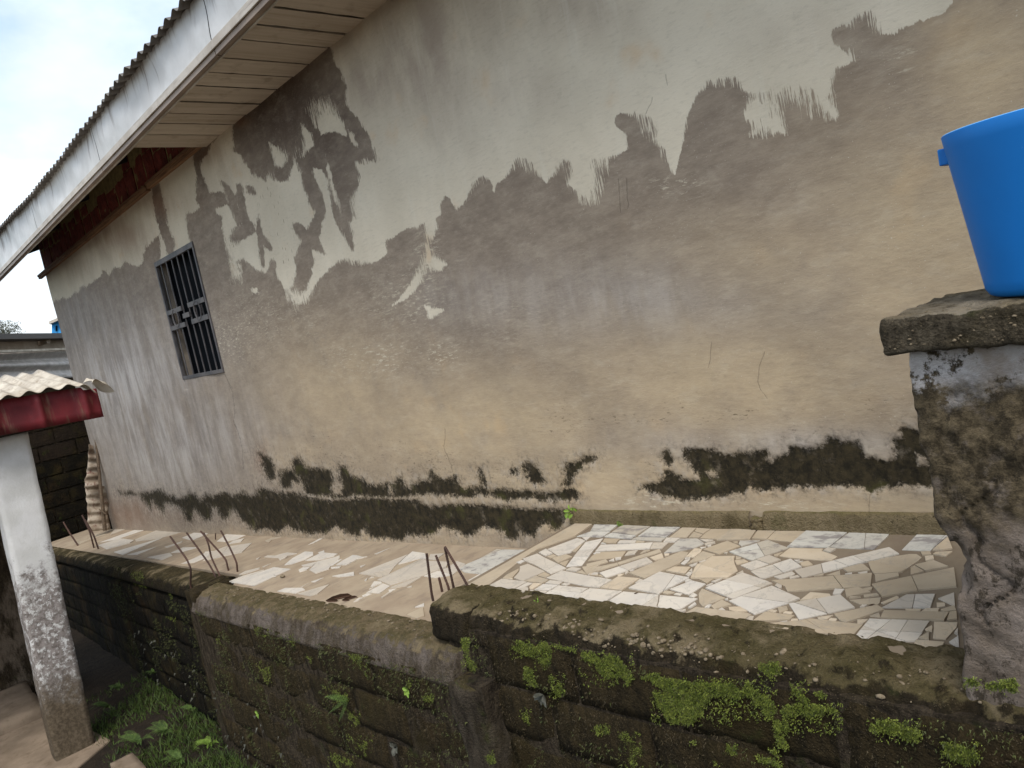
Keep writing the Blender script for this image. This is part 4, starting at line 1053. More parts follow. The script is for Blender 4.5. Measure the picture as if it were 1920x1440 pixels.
# stones showing in the crust
def pebbles(name, spots, mat, parent):
    mb_ = MB()
    ico = [(0, 0, 1), (.89, 0, .45), (.28, .85, .45), (-.72, .53, .45), (-.72, -.53, .45), (.28, -.85, .45), (.72, .53, -.45), (-.28, .85, -.45), (-.89, 0, -.45), (-.28, -.85, -.45), (.72, -.53, -.45), (0, 0, -1)]
    icf = [(0, 1, 2), (0, 2, 3), (0, 3, 4), (0, 4, 5), (0, 5, 1), (1, 6, 2), (2, 7, 3), (3, 8, 4), (4, 9, 5), (5, 10, 1), (6, 7, 2), (7, 8, 3), (8, 9, 4), (9, 10, 5), (10, 6, 1), (11, 7, 6), (11, 8, 7), (11, 9, 8), (11, 10, 9), (11, 6, 10)]
    for (x, y, z, r) in spots:
        a_ = random.uniform(0, 6.28); sx, sy, sz = r*random.uniform(.7, 1.4), r*random.uniform(.6, 1), r*random.uniform(.4, .8)
        mb_.add([(x+math.cos(a_)*p[0]*sx-math.sin(a_)*p[1]*sy, y+math.sin(a_)*p[0]*sx+math.cos(a_)*p[1]*sy, z+p[2]*sz) for p in [(q[0]*random.uniform(.85, 1.1), q[1]*random.uniform(.85, 1.1), q[2]) for q in ico]], icf)
    o = mb_.build(name, mat, parent, True); tag(o, kind='stuff'); return o
sp = []
for _ in range(300):
    x = random.uniform(-2.95, -.3); y = random.uniform(1.885, 2.0)
    if random.random() < .5: x = random.gauss(-1.72, .28); y = random.uniform(1.893, 1.95)
    top = zU(x, y)+np.interp(y, [1.872, 1.886, 1.902, 1.93, 1.98, 2.06], [-.11, -.045, -.018, -.002, .008, .012])
    sp.append((x, y, top+.001, random.choice([.003, .004, .006, .008, .011])))
for _ in range(120):
    x = random.uniform(-6.2, -2.95); y = random.uniform(1.83, 2.0)
    top = zL(x, y)+np.interp(y, [1.78, 1.81, 1.845, 1.89, 1.95], [-.1, -.06, -.025, 0, .008]); sp.append((x, y, top, random.choice([.005, .007, .01])))
pebbles('stones', sp, MT['pebble'], ret)
# rusty reinforcing rods
def rod(base, tops, r, fn):
    b = fn(*base); y = b[1]; pts = [tuple(b-np.array([0, 0, .04]))]+[tuple(onY(*q, y)) for q in ([base]+tops)]
    P = [Vector(p) for p in pts]; out = [P[0]]
    for i in range(1, len(P)):
        m_ = 6
        for k in range(1, m_+1): out.append(P[i-1].lerp(P[i], k/m_))
    for it in range(2):
        out = [out[0]]+[(out[i-1]+out[i]*2+out[i+1])/4 for i in range(1, len(out)-1)]+[out[-1]]
    mb_ = MB().tube(out, r, 8)
    for i in range(len(out)-1):
        L_ = (out[i+1]-out[i]).length; n = max(1, int(L_/.011))
        for k in range(n):
            c = out[i].lerp(out[i+1], k/n); d = (out[i+1]-out[i]).normalized()*.0016
            mb_.tube([c-d, c+d], r*1.16, 8)
    mb_.build('reinforcing_rod', MT['rebar'], ret)
U2 = lambda a_, b_: onU(a_, b_, .02); L2_ = lambda a_, b_: onL(a_, b_, .01)
rod((809, 1112), [(800, 1038)], .0062, U2); rod((840, 1098), [(817, 1041)], .0062, U2)
rod((848, 1090), [(834, 1027)], .0062, U2); rod((876, 1096), [(834, 1025)], .0062, U2); rod((826, 1095), [(823, 1083)], .0062, U2)
rod((357, 1096), [(358, 1066), (350, 1048), (319, 1006)], .0075, L2_); rod((404, 1080), [(392, 1057), (350, 999)], .0075, L2_)
rod((413, 1081), [(396, 1045), (391, 1020), (382, 999)], .0075, L2_); rod((428, 1068), [(424, 1050), (410, 1033), (376, 996)], .0075, L2_)
rod((445, 1070), [(444, 1055), (430, 1025), (414, 995)], .0075, L2_); rod((404, 1010), [(404, 1000)], .006, L2_)
rod((146, 1022), [(131, 1000), (119, 979)], .011, L2_); rod((176, 1026), [(168, 995), (154, 966)], .011, L2_); rod((184, 1028), [(176, 1004), (160, 975)], .011, L2_)

# ------------------------------------------------------------------ gate pillar, bucket
gp = empty('gate_pillar', (-.5, 2.1, -1.2), 'weathered concrete gate pillar with overhanging cap slab at the near end of the wall', 'pillar')
EDGE = [(640, 1707), (720, 1705), (770, 1716), (830, 1722), (870, 1741), (930, 1746), (985, 1760), (1000, 1773), (1035, 1783), (1065, 1798), (1085, 1790), (1150, 1797), (1200, 1801), (1265, 1806)]
ez = [onY(x, y, 1.93)[2] for y, x in EDGE][::-1]; ex = [onY(x, y, 1.93)[0] for y, x in EDGE][::-1]
def pw(v):
    t = max(0, min(1, (-.30-v.x)/.40)); tgt = np.interp(v.z, ez, ex)
    v.x += t*(tgt+.70)+.006*t*fb(v, 40, 3, 2); return v
def pit(v):
    v = pw(v)
    d = math.hypot((v.x+.665)/.030, (v.z+.86)/.075)
    if d < 1 and v.y < 2.05: v.y += .05*(1-d*d)**.5
    c = abs(v.x+.60+.03*math.sin(v.z*23)+.02*math.sin(v.z*51)); 
    if c < .006 and -1.0 < v.z < -.62 and v.y < 1.98: v.y += .012
    return v
link('shaft', rough_box(-.70, -.28, 1.925, 2.30, -1.30, -.285, .009, .019, 13, 6, .014, pit), MT['pillar'], gp, True)
link('cap', rough_box(-.745, -.20, 1.875, 2.36, -.300, -.212, .010, .016, 18, 12, .012), MT['cap'], gp, True)
sp = []
for _ in range(330):
    if random.random() < .5: sp.append((random.uniform(-.73, -.25), random.uniform(1.89, 2.3), -.214, random.choice([.002, .003, .005])))
    else: sp.append((random.uniform(-.73, -.25), 1.878, random.uniform(-.29, -.225), random.choice([.002, .003, .005])))
pebbles('stones', sp, MT['pebble'], gp)
BX, BY, BZ = -.418, 2.115, -.208
bk = empty('bucket', (BX, BY, BZ), 'bright blue plastic bucket standing on the cap of the gate pillar', 'bucket')
def lathe(pr, n=72):
    v = []; f = []
    for (r, z) in pr:
        for k in range(n): v.append((BX+r*math.cos(2*math.pi*k/n), BY+r*math.sin(2*math.pi*k/n), BZ+z))
    for i in range(len(pr)-1):
        for k in range(n): f.append((i*n+k, i*n+(k+1) % n, (i+1)*n+(k+1) % n, (i+1)*n+k))
    return v, f
BH, B0, B1 = .395, .152, .200
v, f = lathe([(.001, .004), (B0-.03, .004), (B0-.028, 0), (B0-.02, 0), (B0-.008, .006), (B0, .02)]+[(B0+(B1-B0)*t, .02+(BH-.02)*t) for t in np.linspace(.05, 1, 12)]+[(B1-.001, BH+.002), (B1-.004, BH)]+[(B0-.004+(B1-B0)*t, .02+(BH-.02)*t) for t in np.linspace(.98, 0, 8)]+[(.001, .012)])
MB().add(v, f).build('body', MT['blue'], bk, True)
v, f = lathe([(B1-.0045, BH+.0005), (B1-.003, BH+.0035), (B1-.0005, BH+.0005)]); MB().add(v, f).build('rim', MT['rimscuff'], bk, True)
for an in (180, 0):
    a_ = math.radians(an+4); rr = B1-.012; c_, s_ = math.cos(a_), math.sin(a_)
    v, f = box_vf(-.006, .022, -.03, .03, BH-.062, BH-.022)
    v = [(BX+(rr+x)*c_-y*s_, BY+(rr+x)*s_+y*c_, BZ+z) for x, y, z in v]
    MB().add(v, f).build('handle_lug', MT['blue'], bk, bevel=.003)

# ------------------------------------------------------------------ porch on the left
porch = empty('porch', (-8, 1, -3.3), 'whitewashed pillar carrying a lean-to of pale corrugated sheet with red metal fascia', 'porch')
def lean(v): v.y += .045*(v.z+1.0); return v
link('pillar', rough_box(-8.30, -8.0, .885, 1.215, -3.9, -.24, .05, .014, 5, 3, .012, lean), MT['white'], porch, True)
n = 160; v = []; f = []
for i in range(n+1):
    y = -1.4+3.23*i/n; rb = .06*abs(math.cos((y-1.70)*math.pi/.36))**14
    for k in range(5):
        t = k/4; z = -.255-.055*(y-1.85)*.0+.052*(1.85-y)*.9+t*(.305-.03*(y > 1.7)); v.append((-7.78+rb+.004*math.sin(y*7+t*3), y, z))
for i in range(n):
    for k in range(4): f.append((i*5+k, (i+1)*5+k, (i+1)*5+k+1, i*5+k+1))
o = link('fascia_panel', mesh('fp', v, f), MT['red'], porch, True); o.modifiers.new('t', 'SOLIDIFY').thickness = .004
MB().box(-8.25, -7.95, -1.4, 1.7, -.24, -.12).build('beam', MT['rafter'], porch)
def sheet(name, y0, y1, x0, x1, z0, z1, wl, am, mat, parent, n2=10, bend=.02):
    n = int((y1-y0)/wl*10); v = []; f = []
    for i in range(n+1):
        y = y0+(y1-y0)*i/n
        for k in range(n2+1):
            t = k/n2; dr = -.10*max(0, (y-(y1-.10))/.10)*(1-t)
            v.append((x0+(x1-x0)*t+.02*mnoise.noise(Vector((y*2, 0, 0)))*(1-t), y, z0+(z1-z0)*t+am*math.sin(2*math.pi*y/wl)+bend*mnoise.noise(Vector((y*2.2, t*3, 5)))+dr+.05*(1.85-y)*.6))
    m_ = n2+1
    for i in range(n):
        for k in range(n2): f.append((i*m_+k, (i+1)*m_+k, (i+1)*m_+k+1, i*m_+k+1))
    o = link(name, mesh(name, v, f), mat, parent, True); o.modifiers.new('t', 'SOLIDIFY').thickness = .003; return o
sheet('roof_sheet', -1.4, 1.80, -7.68, -9.6, .085, .335, .155, .018, MT['canopy'], porch)
sheet('roof_sheet', -1.4, 1.25, -9.0, -10.6, .30, .47, .155, .016, MT['canopy'], porch)
# torn corner of the sheet, curled up
v = []; f = []
for i in range(9):
    for k in range(5):
        t, u = i/8, k/4; v.append((-7.68-.25*u, 1.78+.17*t*(1-.25*u)+.02*math.sin(u*5), .075+.03*math.sin(t*4)-.10*t*t+.03*u+.015*math.sin(t*9+u*4)))
for i in range(8):
    for k in range(4): f.append((i*5+k, (i+1)*5+k, (i+1)*5+k+1, i*5+k+1))
link('torn_corner', mesh('tc', v, f), MT['canopy'], porch, True)
pw_ = empty('porch_wall', (-10.7, 0, -3.3), 'damp stained wall behind the whitewashed porch pillar', 'wall')
link('wall_face', rough_box(-11.0, -10.75, -3.5, 1.35, -4.2, -.3, .12, .03, 3, 2, .02), MT['stainwall'], pw_, True)
# paving and step at its foot
def pslab(name, pts, zt, th, mat, kind=None, seed=1):
    """slab cut into a grid so its surface can be uneven"""
    n = len(pts); v = [(x, y, zt+SL*.75*(x+8)) for x, y in pts]+[(x, y, zt-th+SL*.75*(x+8)) for x, y in pts]
    f = [tuple(range(n)), tuple(range(2*n-1, n-1, -1))]+[(i, i+n, (i+1) % n+n, (i+1) % n) for i in range(n)]
    o = link(name, mesh(name, v, f), mat); b = o.modifiers.new('b', 'BEVEL'); b.width = .012; b.segments = 2
    return tag(o, kind=kind) if kind else o
zpv = zG(-8, 1)+.02
pslab('pavement', [(-10.7, -4), (-4, -4), (-4, .55), (-7.6, .86), (-7.9, 1.22), (-8.6, 1.15), (-10.7, .98)], zpv, .15, MT['pave'], 'structure')
stp = link('step', rough_box(-10.7, -9.55, -1.5, .98, zG(-10, 1)-.05, zG(-10, 1)+.16, .07, .03, 5, 7, .03), MT['pave'], None, True)
tag(stp, 'low rough concrete step at the foot of the stained porch wall', 'step')
brk = link('cut_block', rough_box(-6.95, -6.55, 1.02, 1.2, zG(-6.8, 1), zG(-6.8, 1)+.16, .04, .01, 6, 7, .01), MT['pave'], None, True)
tag(brk, 'loose concrete block beside the foot of the whitewashed pillar', 'block')

# ------------------------------------------------------------------ far end of the passage
ew = empty('passage_wall', (-15.7, 2.6, -2.5), 'dark damp block wall closing the passage beyond the corner of the house', 'wall')
MB().box(-16.0, -15.74, .6, 4.6, -3.6, .33).build('mortar_core', MT['core'], ew)
r = 0; z = -2.75
for r in range(11):
    y = .65+(.31 if r % 2 else 0)
    while y < 4.5:
        me = rough_box(-15.76, -15.70+random.uniform(-.01, .01), y+.012, y+.61, z+.012, z+.27, .09, .012, 6, r+y, .01)
        link('block', me, MT['passage' if z > -1.2 else 'blockA'], ew); y += .62
    z += .28
scr_ = empty('scrap_sheet', (-13.9, 2.75, -2.33), 'two bent rusty corrugated offcuts with a stick leaning at the house corner', 'metal sheet')
def upright(pL, pR, pL2, pR2, x, nz, am, wl, name):
    """corrugated offcut standing upright, ribs level; corners bottom-left, bottom-right, top-left, top-right in the photo"""
    A, B, C, D = [onX(*q, x) for q in (pL, pR, pL2, pR2)]; v = []; f = []; ny = 8
    for i in range(nz+1):
        t = i/nz
        for k in range(ny+1):
            u = k/ny; p = (A*(1-u)+B*u)*(1-t)+(C*(1-u)+D*u)*t; h = t*np.linalg.norm(C-A)
            jag = .03*mnoise.noise(Vector((t*6, u*3, x))) if k in (0, ny) else 0
            v.append((x-.10*t+am*math.sin(2*math.pi*h/wl)+.03*math.sin(u*3.1+t*2), p[1]+jag, p[2]+(.05*mnoise.noise(Vector((u*5, x, 1))) if i == nz else 0)))
    for i in range(nz):
        for k in range(ny): f.append((i*(ny+1)+k, i*(ny+1)+k+1, (i+1)*(ny+1)+k+1, (i+1)*(ny+1)+k))
    o = link(name, mesh(name, v, f), MT['scrap'], scr_, True); o.modifiers.new('t', 'SOLIDIFY').thickness = .004
upright((165, 996), (206, 993), (161, 914), (206, 912), -13.75, 60, .018, .14, 'sheet')
upright((158, 915), (190, 911), (168, 834), (180, 836), -13.68, 60, .022, .15, 'sheet')
MB().tube([tuple(onX(197, 995, -13.6)), tuple(onX(188, 905, -13.62)), tuple(onX(180, 824, -13.66))], .032, 7, .022).build('stick', MT['stick'], scr_)
MB().tube([tuple(onX(186, 955, -13.56)), tuple(onX(199, 964, -13.5))], .012, 6).build('stick', MT['stick'], scr_)

# ------------------------------------------------------------------ neighbours beyond
dN = ray(705, 626); dN[2] = 0; dN /= np.linalg.norm(dN); nN = np.array([-dN[1], dN[0], 0.])
P0 = ray(0, 650); P0 = P0/np.linalg.norm(P0[:2])*19; dd = float(nN@P0)
def nb(px, py, back=0): q = ray(px, py); return q*((dd+back)/(nN@q))
nh = empty('neighbour_house', tuple(nb(60, 700)), 'low plastered house with a dark tin roof edge behind the passage', 'house')
def quad(name, c4, back, th, mat, parent, sgn=1):
    a_ = [nb(*q, back) for q in c4]; sh = np.sign(dd)*nN*th; MB().add([*a_, *[p+sh for p in a_]], [(0, 1, 2, 3), (7, 6, 5, 4), (0, 4, 5, 1), (1, 5, 6, 2), (2, 6, 7, 3), (3, 7, 4, 0)]).build(name, mat, parent)
sg = np.sign(dd)
quad('wall', [(-120, 632), (170, 630), (170, 830), (-120, 860)], 0, .3, MT['cream'], nh)
quad('roof_edge', [(-120, 626), (170, 624), (170, 633), (-120, 638)], -.35*sg, .3, MT['roofedge'], nh)
quad('roof_cover', [(-120, 626.5), (170, 624.5), (170, 627), (-120, 629)], -.04*sg, 3.0, MT['roofedge'], nh)
quad('bracket', [(87, 634), (95, 634), (94, 644), (88, 644)], -.2*sg, .2, MT['cream'], nh)
quad('plaster_band', [(-120, 668), (170, 655), (170, 712), (-120, 720)], -.03*sg, .03, MT['cream'], nh)
fence = empty('tin_fence', tuple(nb(60, 720, -.8*sg)), 'wavy zinc sheet fence between the passage and the neighbouring house', 'fence')
v = []; f = []; nzz = 40; nxx = 30
for i in range(nxx+1):
    for k in range(nzz+1):
        t = k/nzz; px_ = -110+260*i/nxx; q = nb(px_, (660-.055*px_)*(1-t)+(712-.02*px_)*t, -.8*sg)
        q = q-sg*nN*(.05*math.sin(t*2*math.pi*2.4)+.015*mnoise.noise(Vector((px_*.05, t*3, 0)))); v.append(tuple(q))
for i in range(nxx):
    for k in range(nzz): f.append((i*(nzz+1)+k, (i+1)*(nzz+1)+k, (i+1)*(nzz+1)+k+1, i*(nzz+1)+k+1))
o = link('sheet', mesh('sh', v, f), MT['tin'], fence, True); o.modifiers.new('t', 'SOLIDIFY').thickness = .01
quad('top_rail', [(-110, 660), (150, 651.5), (150, 655), (-110, 665.5)], -.95*sg, .08, MT['canopy'], fence)
quad('bottom_rail', [(-110, 708), (150, 702), (150, 722), (-110, 730)], -.85*sg, .06, MT['rafter'], fence)
bh = empty('blue_house', tuple(ray(110, 640)/1400*46), 'small bright blue house with a pale gable roof far behind', 'house')
def far(px, py, d): q = ray(px, py); return q/1400*d
A = [far(97, 606, 46), far(150, 585, 46), far(150, 660, 46), far(97, 660, 46)]; bk_ = np.array([-3, 1.5, 0])
MB().add([*A, *[p+bk_ for p in A]], [(0, 1, 2, 3), (4, 7, 6, 5), (0, 3, 7, 4), (1, 5, 6, 2)]).build('wall', MT['skyblue'], bh)
A = [far(91, 603, 45.6), far(152, 577, 45.6), far(152, 582, 45.6), far(92, 608, 45.6)]
MB().add([*A, *[p+bk_ for p in A]], [(0, 1, 2, 3), (4, 7, 6, 5), (0, 3, 7, 4), (0, 4, 5, 1), (1, 5, 6, 2), (3, 2, 6, 7)]).build('roof', MT['fasciatrim'], bh)
A = [far(104, 611, 45.9), far(107, 610, 45.9), far(107, 620, 45.9), far(104, 621, 45.9)]
MB().add([*A, *[p+bk_*.02 for p in A]], [(0, 1, 2, 3), (4, 7, 6, 5), (0, 3, 7, 4), (1, 5, 6, 2), (0, 4, 5, 1), (3, 2, 6, 7)]).build('window', MT['dark'], bh)
tr = empty('tree', tuple(far(8, 660, 42)), 'grey-green bushy tree showing over the roof of the low house', 'tree')
mb_ = MB(); c0 = far(6, 622, 42)
for _ in range(1500):
    d = Vector(RNG.normal(size=3)).normalized()*(RNG.random()**.4)
    lump = 1+.35*mnoise.noise(d*2.3); p = Vector(c0)+Vector((d.x*.95, d.y*.95, d.z*.62))*lump
    s_ = random.uniform(.04, .09); u = Vector(RNG.normal(size=3)).normalized(); w_ = u.orthogonal().normalized()
    mb_.add([p, p+u*s_, p+w_*s_+u*s_*.3], [(0, 1, 2)])
mb_.build('crown', MT['tree'], tr)
MB().tube([tuple(far(8, 760, 42)), tuple(far(7, 640, 42)), tuple(far(5, 618, 42))], .14, 8, .05).build('trunk', MT['bark'], tr)

# ------------------------------------------------------------------ moss, ferns, weeds, litter
FZ3 = (340, 1080, 3.556); FZ4 = (840, 1160, 3.556); FZ5 = (1340, 1180, 3.31); FA = (0, 960, 3)
MOSS = [(FZ4, '90,130 150,130 130,240 190,310 190,350 150,340 130,260 100,190;425,150 470,140 560,170 600,200 560,260 470,220 430,190;600,160 660,150 690,200 690,280 650,340 610,270 590,210;680,165 860,200 860,220 720,190;890,220 960,220 1030,270 1080,230 1130,250 1200,330 1240,390 1200,440 1160,390 1050,390 1000,350 990,300 900,270;510,320 560,330 600,450 560,450 510,400;680,370 750,420 780,490 750,530 700,470;1290,380 1410,360 1420,390 1300,400;1360,390 1500,400 1700,420 1800,430 1920,450 1900,490 1780,520 1700,570 1700,640 1600,700 1480,690 1420,620 1380,520;490,640 550,600 540,700;970,710 1080,710 1080,760 1000,770;1140,760 1200,760 1240,820 1290,870 1240,990 1180,900 1150,880;240,860 350,880 360,930 290,970 240,920;1620,810 1690,815 1680,832;1860,850 1920,850 1920,900 1870,890'),
 (FZ5, '0,320 100,340 180,380 210,310 240,370 300,400 370,450 380,500 330,560 300,480 180,430 0,380;290,200 400,200 410,270 340,290 280,240;470,330 520,370 580,440 560,450 500,390;420,490 550,450 640,470 780,500 790,525 700,500 600,540 540,510 440,540 460,620 440,640;370,570 410,560 420,640 460,700 440,740 390,700 380,620;340,740 400,750 390,790;630,390 680,380 690,420 640,420;960,620 1010,560 1100,570 1190,600 1280,640 1260,690 1150,650 1050,630;1420,700 1540,720 1640,780 1560,830 1450,780;0,800 60,840 0,850;260,790 340,800 410,830 400,850 300,820;80,710 130,750 100,770;1560,310 1620,310 1650,350 1580,340;1680,340 1870,310 1870,380 1800,360 1700,360'),
 (FZ3, '490,330 530,350 580,380 560,410 500,390;715,400 745,390 765,460 740,460;225,410 260,420 265,450 235,450;500,580 540,620 590,600 600,680 575,730 540,650;830,530 870,540 870,580 830,560;1120,520 1190,520 1210,610 1240,660 1220,680 1160,600;940,730 1110,780 1120,830 1050,850 1030,780;1100,880 1190,960 1180,1000 1120,960;1500,700 1540,710 1520,770;1610,800 1690,790 1680,840 1620,830;1110,1060 1230,1100 1280,1180 1230,1200 1180,1120;980,1180 1080,1200 1160,1250 1050,1280;1870,410 1920,410 1920,600 1890,520'),
 (FA, '730,340 800,330 830,430 780,420 750,400;760,450 790,460 780,500;940,420 980,480 960,500;930,590 1000,590 990,630;650,300 680,320 660,340')]
def face_y(x): return 1.862 if x > -2.72 else (1.775 if x > -6.4 else 1.99+ashift(x))
def onface(px, py):
    for yy, lo_, hi_ in ((1.862, -2.72, 9), (1.775, -6.4, -2.55), (1.99, -40, -6.3)):
        p = onY(px, py, yy)
        if lo_ < p[0] < hi_: return onY(px, py, yy+ashift(p[0])) if yy > 1.95 else p
    return onY(px, py, 1.775)
class Blades:
    def __init__(s): s.v = []; s.n = 0
    def add(s, p, d, L_, w_):
        """one three-cornered blade"""
        d = d/np.linalg.norm(d); side = np.cross(d, RNG.normal(size=3)); side /= np.linalg.norm(side)+1e-9
        s.v += [p-side*w_, p+side*w_, p+d*L_]
    def build(s, name, mat, **k):
        v = np.array(s.v); n = len(v)//3; me = bpy.data.meshes.new(name)
        me.vertices.add(len(v)); me.vertices.foreach_set('co', v.ravel()); me.loops.add(len(v)); me.loops.foreach_set('vertex_index', np.arange(len(v)))
        me.polygons.add(n); me.polygons.foreach_set('loop_start', np.arange(0, len(v), 3)); me.polygons.foreach_set('loop_total', np.full(n, 3)); me.update()
        return link(name, me, mat, k.get('parent'))
def inside(P, x, y):
    c = False
    for i in range(len(P)):
        (ax, ay), (bx, by) = P[i], P[i-1]
        if (ay > y) != (by > y) and x < (bx-ax)*(y-ay)/(by-ay)+ax: c = not c
    return c
bright, dull = Blades(), Blades()
for (fx, fy, s_), txt in MOSS:
    for pt in txt.split(';'):
        P = [(fx+float(a_)/s_, fy+float(b_)/s_) for a_, b_ in (q.split(',') for q in pt.split())]
        x0, x1 = min(p[0] for p in P), max(p[0] for p in P); y0, y1 = min(p[1] for p in P), max(p[1] for p in P)
        area = (x1-x0)*(y1-y0); nct = int(area*.50)+12
        for _ in range(nct):
            x, y = random.uniform(x0-2, x1+2), random.uniform(y0-2, y1+2)
            ins = inside(P, x, y); hole = fb(Vector((x*.06, y*.06, 3)), 1, 3)
            if (not ins and random.random() > .06) or hole < -.22: continue
            p = onface(x, y); th = .006*max(.15, .6+fb(Vector((x*.11, y*.11, 0)), 1, 2)*1.6)
            for b_ in range(4):
                d = np.array([RNG.normal()*.7, -1-.5*RNG.random(), RNG.normal()*.7-.5])
                q = p+np.array([RNG.normal()*.004, -th*RNG.random(), RNG.normal()*.004])
                (bright if random.random() < .66 else dull).add(q, d, random.uniform(.003, .008), random.uniform(.0010, .0024))
# thinner growth all over the face and tiny tufts on the crust
for _ in range(15000):
    x = random.uniform(-6.3, -.2) if random.random() < .7 else random.uniform(-10, -6.5); yy = face_y(x)
    zt = (-1.425 if x > -2.72 else (-1.625 if x > -6.4 else -1.70))+.24+SL*x; z = zt-random.random()**1.2*1.7
    if fb(Vector((x, 0, z)), 2.6, 4, 4) < .03: continue
    q = np.array([x, yy-.004, z])
    for b_ in range(3):
        dull.add(q+RNG.normal(size=3)*.005, np.array([RNG.normal()*.6, -1, RNG.normal()*.6-.7]), random.uniform(.006, .016), random.uniform(.0012, .003))
tag(bright.build('moss', MT['moss']), kind='stuff'); tag(dull.build('thin_moss', MT['moss2']), kind='stuff')
dry = Blades()
for _ in range(26000):
    x = random.uniform(-6.4, -.5); z0 = None
    if x > -2.72: y = random.uniform(1.868, 1.93); z = zU(x, y)+np.interp(y, [1.868, 1.878, 1.905, 1.93], [-.13, -.09, -.045, -.02])
    else: y = random.uniform(1.765, 1.83); z = zL(x, y)+np.interp(y, [1.765, 1.78, 1.81, 1.83], [-.15, -.10, -.06, -.04])
    if fb(Vector((x, y, z)), 7, 3, 1) < -.08: continue
    if x < -2.9 and random.random() < .75: continue
    dry.add(np.array([x, y-.001, z]), np.array([RNG.normal()*.5, -.8, RNG.normal()*.4-.6]), random.uniform(.004, .011), random.uniform(.0008, .002))
for _ in range(34000):
    x = random.uniform(-6.2, -.2); yy = face_y(x); zt = (-1.425 if x > -2.72 else -1.625)+.24+SL*x; z = zt-random.random()*1.5
    if fb(Vector((x, 2, z)), 3.4, 4, 8) < -.02: continue
    dry.add(np.array([x, yy-.002, z]), np.array([RNG.normal()*.45, -.7, RNG.normal()*.5-.8]), random.uniform(.004, .013), random.uniform(.0008, .0022))
tag(dry.build('dry_moss', MT['moss3']), kind='stuff')

def frond(mb_, p, d, L_, w_, curl=.5, n=12):
    d = Vector(d).normalized(); up = Vector((0, -.4, .9)); side = d.cross(up).normalized(); up = side.cross(d).normalized()
    pts = []; q = Vector(p)
    for i in range(n+1):
        pts.append(q.copy()); dd_ = (d-up*0+Vector((0, 0, -1))*curl*(i/n)**1.5).normalized(); q += dd_*L_/n
    for i in range(1, n):
        t = i/n; ww = w_*math.sin(math.pi*min(1, t*.85+.15))*(1-t*.35)
        fd = (pts[i+1]-pts[i-1]).normalized()
        for s_ in (-1, 1):
            a_ = pts[i]; tip = a_+side*s_*ww+fd*ww*.45-Vector((0, 0, ww*.15)); w2 = fd*L_/n*.24
            m_ = a_.lerp(tip, .45); mb_.add([a_, m_-w2, tip, m_+w2], [(0, 1, 2, 3)])
    for i in range(n):
        s2 = side*.0012; mb_.add([pts[i]-s2, pts[i]+s2, pts[i+1]+s2, pts[i+1]-s2], [(0, 1, 2, 3)])
def leafy(mb_, p, d, L_, w_, fold=.2):
    p = Vector(p); d = Vector(d).normalized(); side = d.cross(Vector((.1, -.9, .4))).normalized(); up = side.cross(d)
    v = [p]; 
    for t, k in ((.3, .8), (.6, 1), (.85, .6)): v += [p+d*L_*t+side*w_*k/2+up*w_*fold*k, p+d*L_*t-up*w_*fold*.2, p+d*L_*t-side*w_*k/2+up*w_*fold*k]
    v.append(p+d*L_-Vector((0, 0, L_*.08)))
    mb_.add(v, [(0, 1, 2), (0, 2, 3), (1, 4, 5, 2), (2, 5, 6, 3), (4, 7, 8, 5), (5, 8, 9, 6), (7, 10, 8), (8, 10, 9)])
mb_ = MB(); p = onface(655, 1310)
for d, L_ in (((-.8, -.4, .25), .16), ((-.8, -.5, -.35), .17), ((-.3, -.7, -.9), .13), ((.4, -.6, .4), .09), ((-.5, -.8, .6), .10)): frond(mb_, p+np.array([0, -.01, 0]), d, L_, .030)
tag(mb_.build('fern', MT['fern']), 'small pale fern growing out of the middle of the mossy block wall', 'fern')
mb_ = MB(); p = onface(1022, 1300)
for k in range(9):
    a_ = k*.75; leafy(mb_, p+np.array([0, -.01, 0]), (math.cos(a_)*.8, -.6, math.sin(a_)*.7-.5), random.uniform(.035, .06), .020)
tag(mb_.build('rosette_weed', MT['weed']), 'small grey leafy rosette in the joint right of the tapered pilaster', 'plant')
mb_ = MB(); p = onface(745, 1398)
for k in range(16):
    a_ = random.uniform(0, 6.28); leafy(mb_, p, (math.cos(a_)*.8, -.6, math.sin(a_)*.7), random.uniform(.03, .06), .024)
tag(mb_.build('leafy_weed', MT['weed']), 'grey-leaved weed clump on the wall low to the left of the tapered pilaster', 'plant')
for (q, lab) in (((487, 1336), 'tiny pale sprout with three leaves on the dark wall below the wide coping'), ((768, 1293), 'tiny yellow sprout on the wall just under the wide coping')):
    mb_ = MB(); p = onface(*q)
    for k in range(5):
        a_ = k*1.3; leafy(mb_, p+np.array([0, -.008, 0]), (math.cos(a_), -.5, math.sin(a_)), .035, .022)
    tag(mb_.build('sprout', MT['yel']), lab, 'plant', 'tiny sprouts on the block wall')
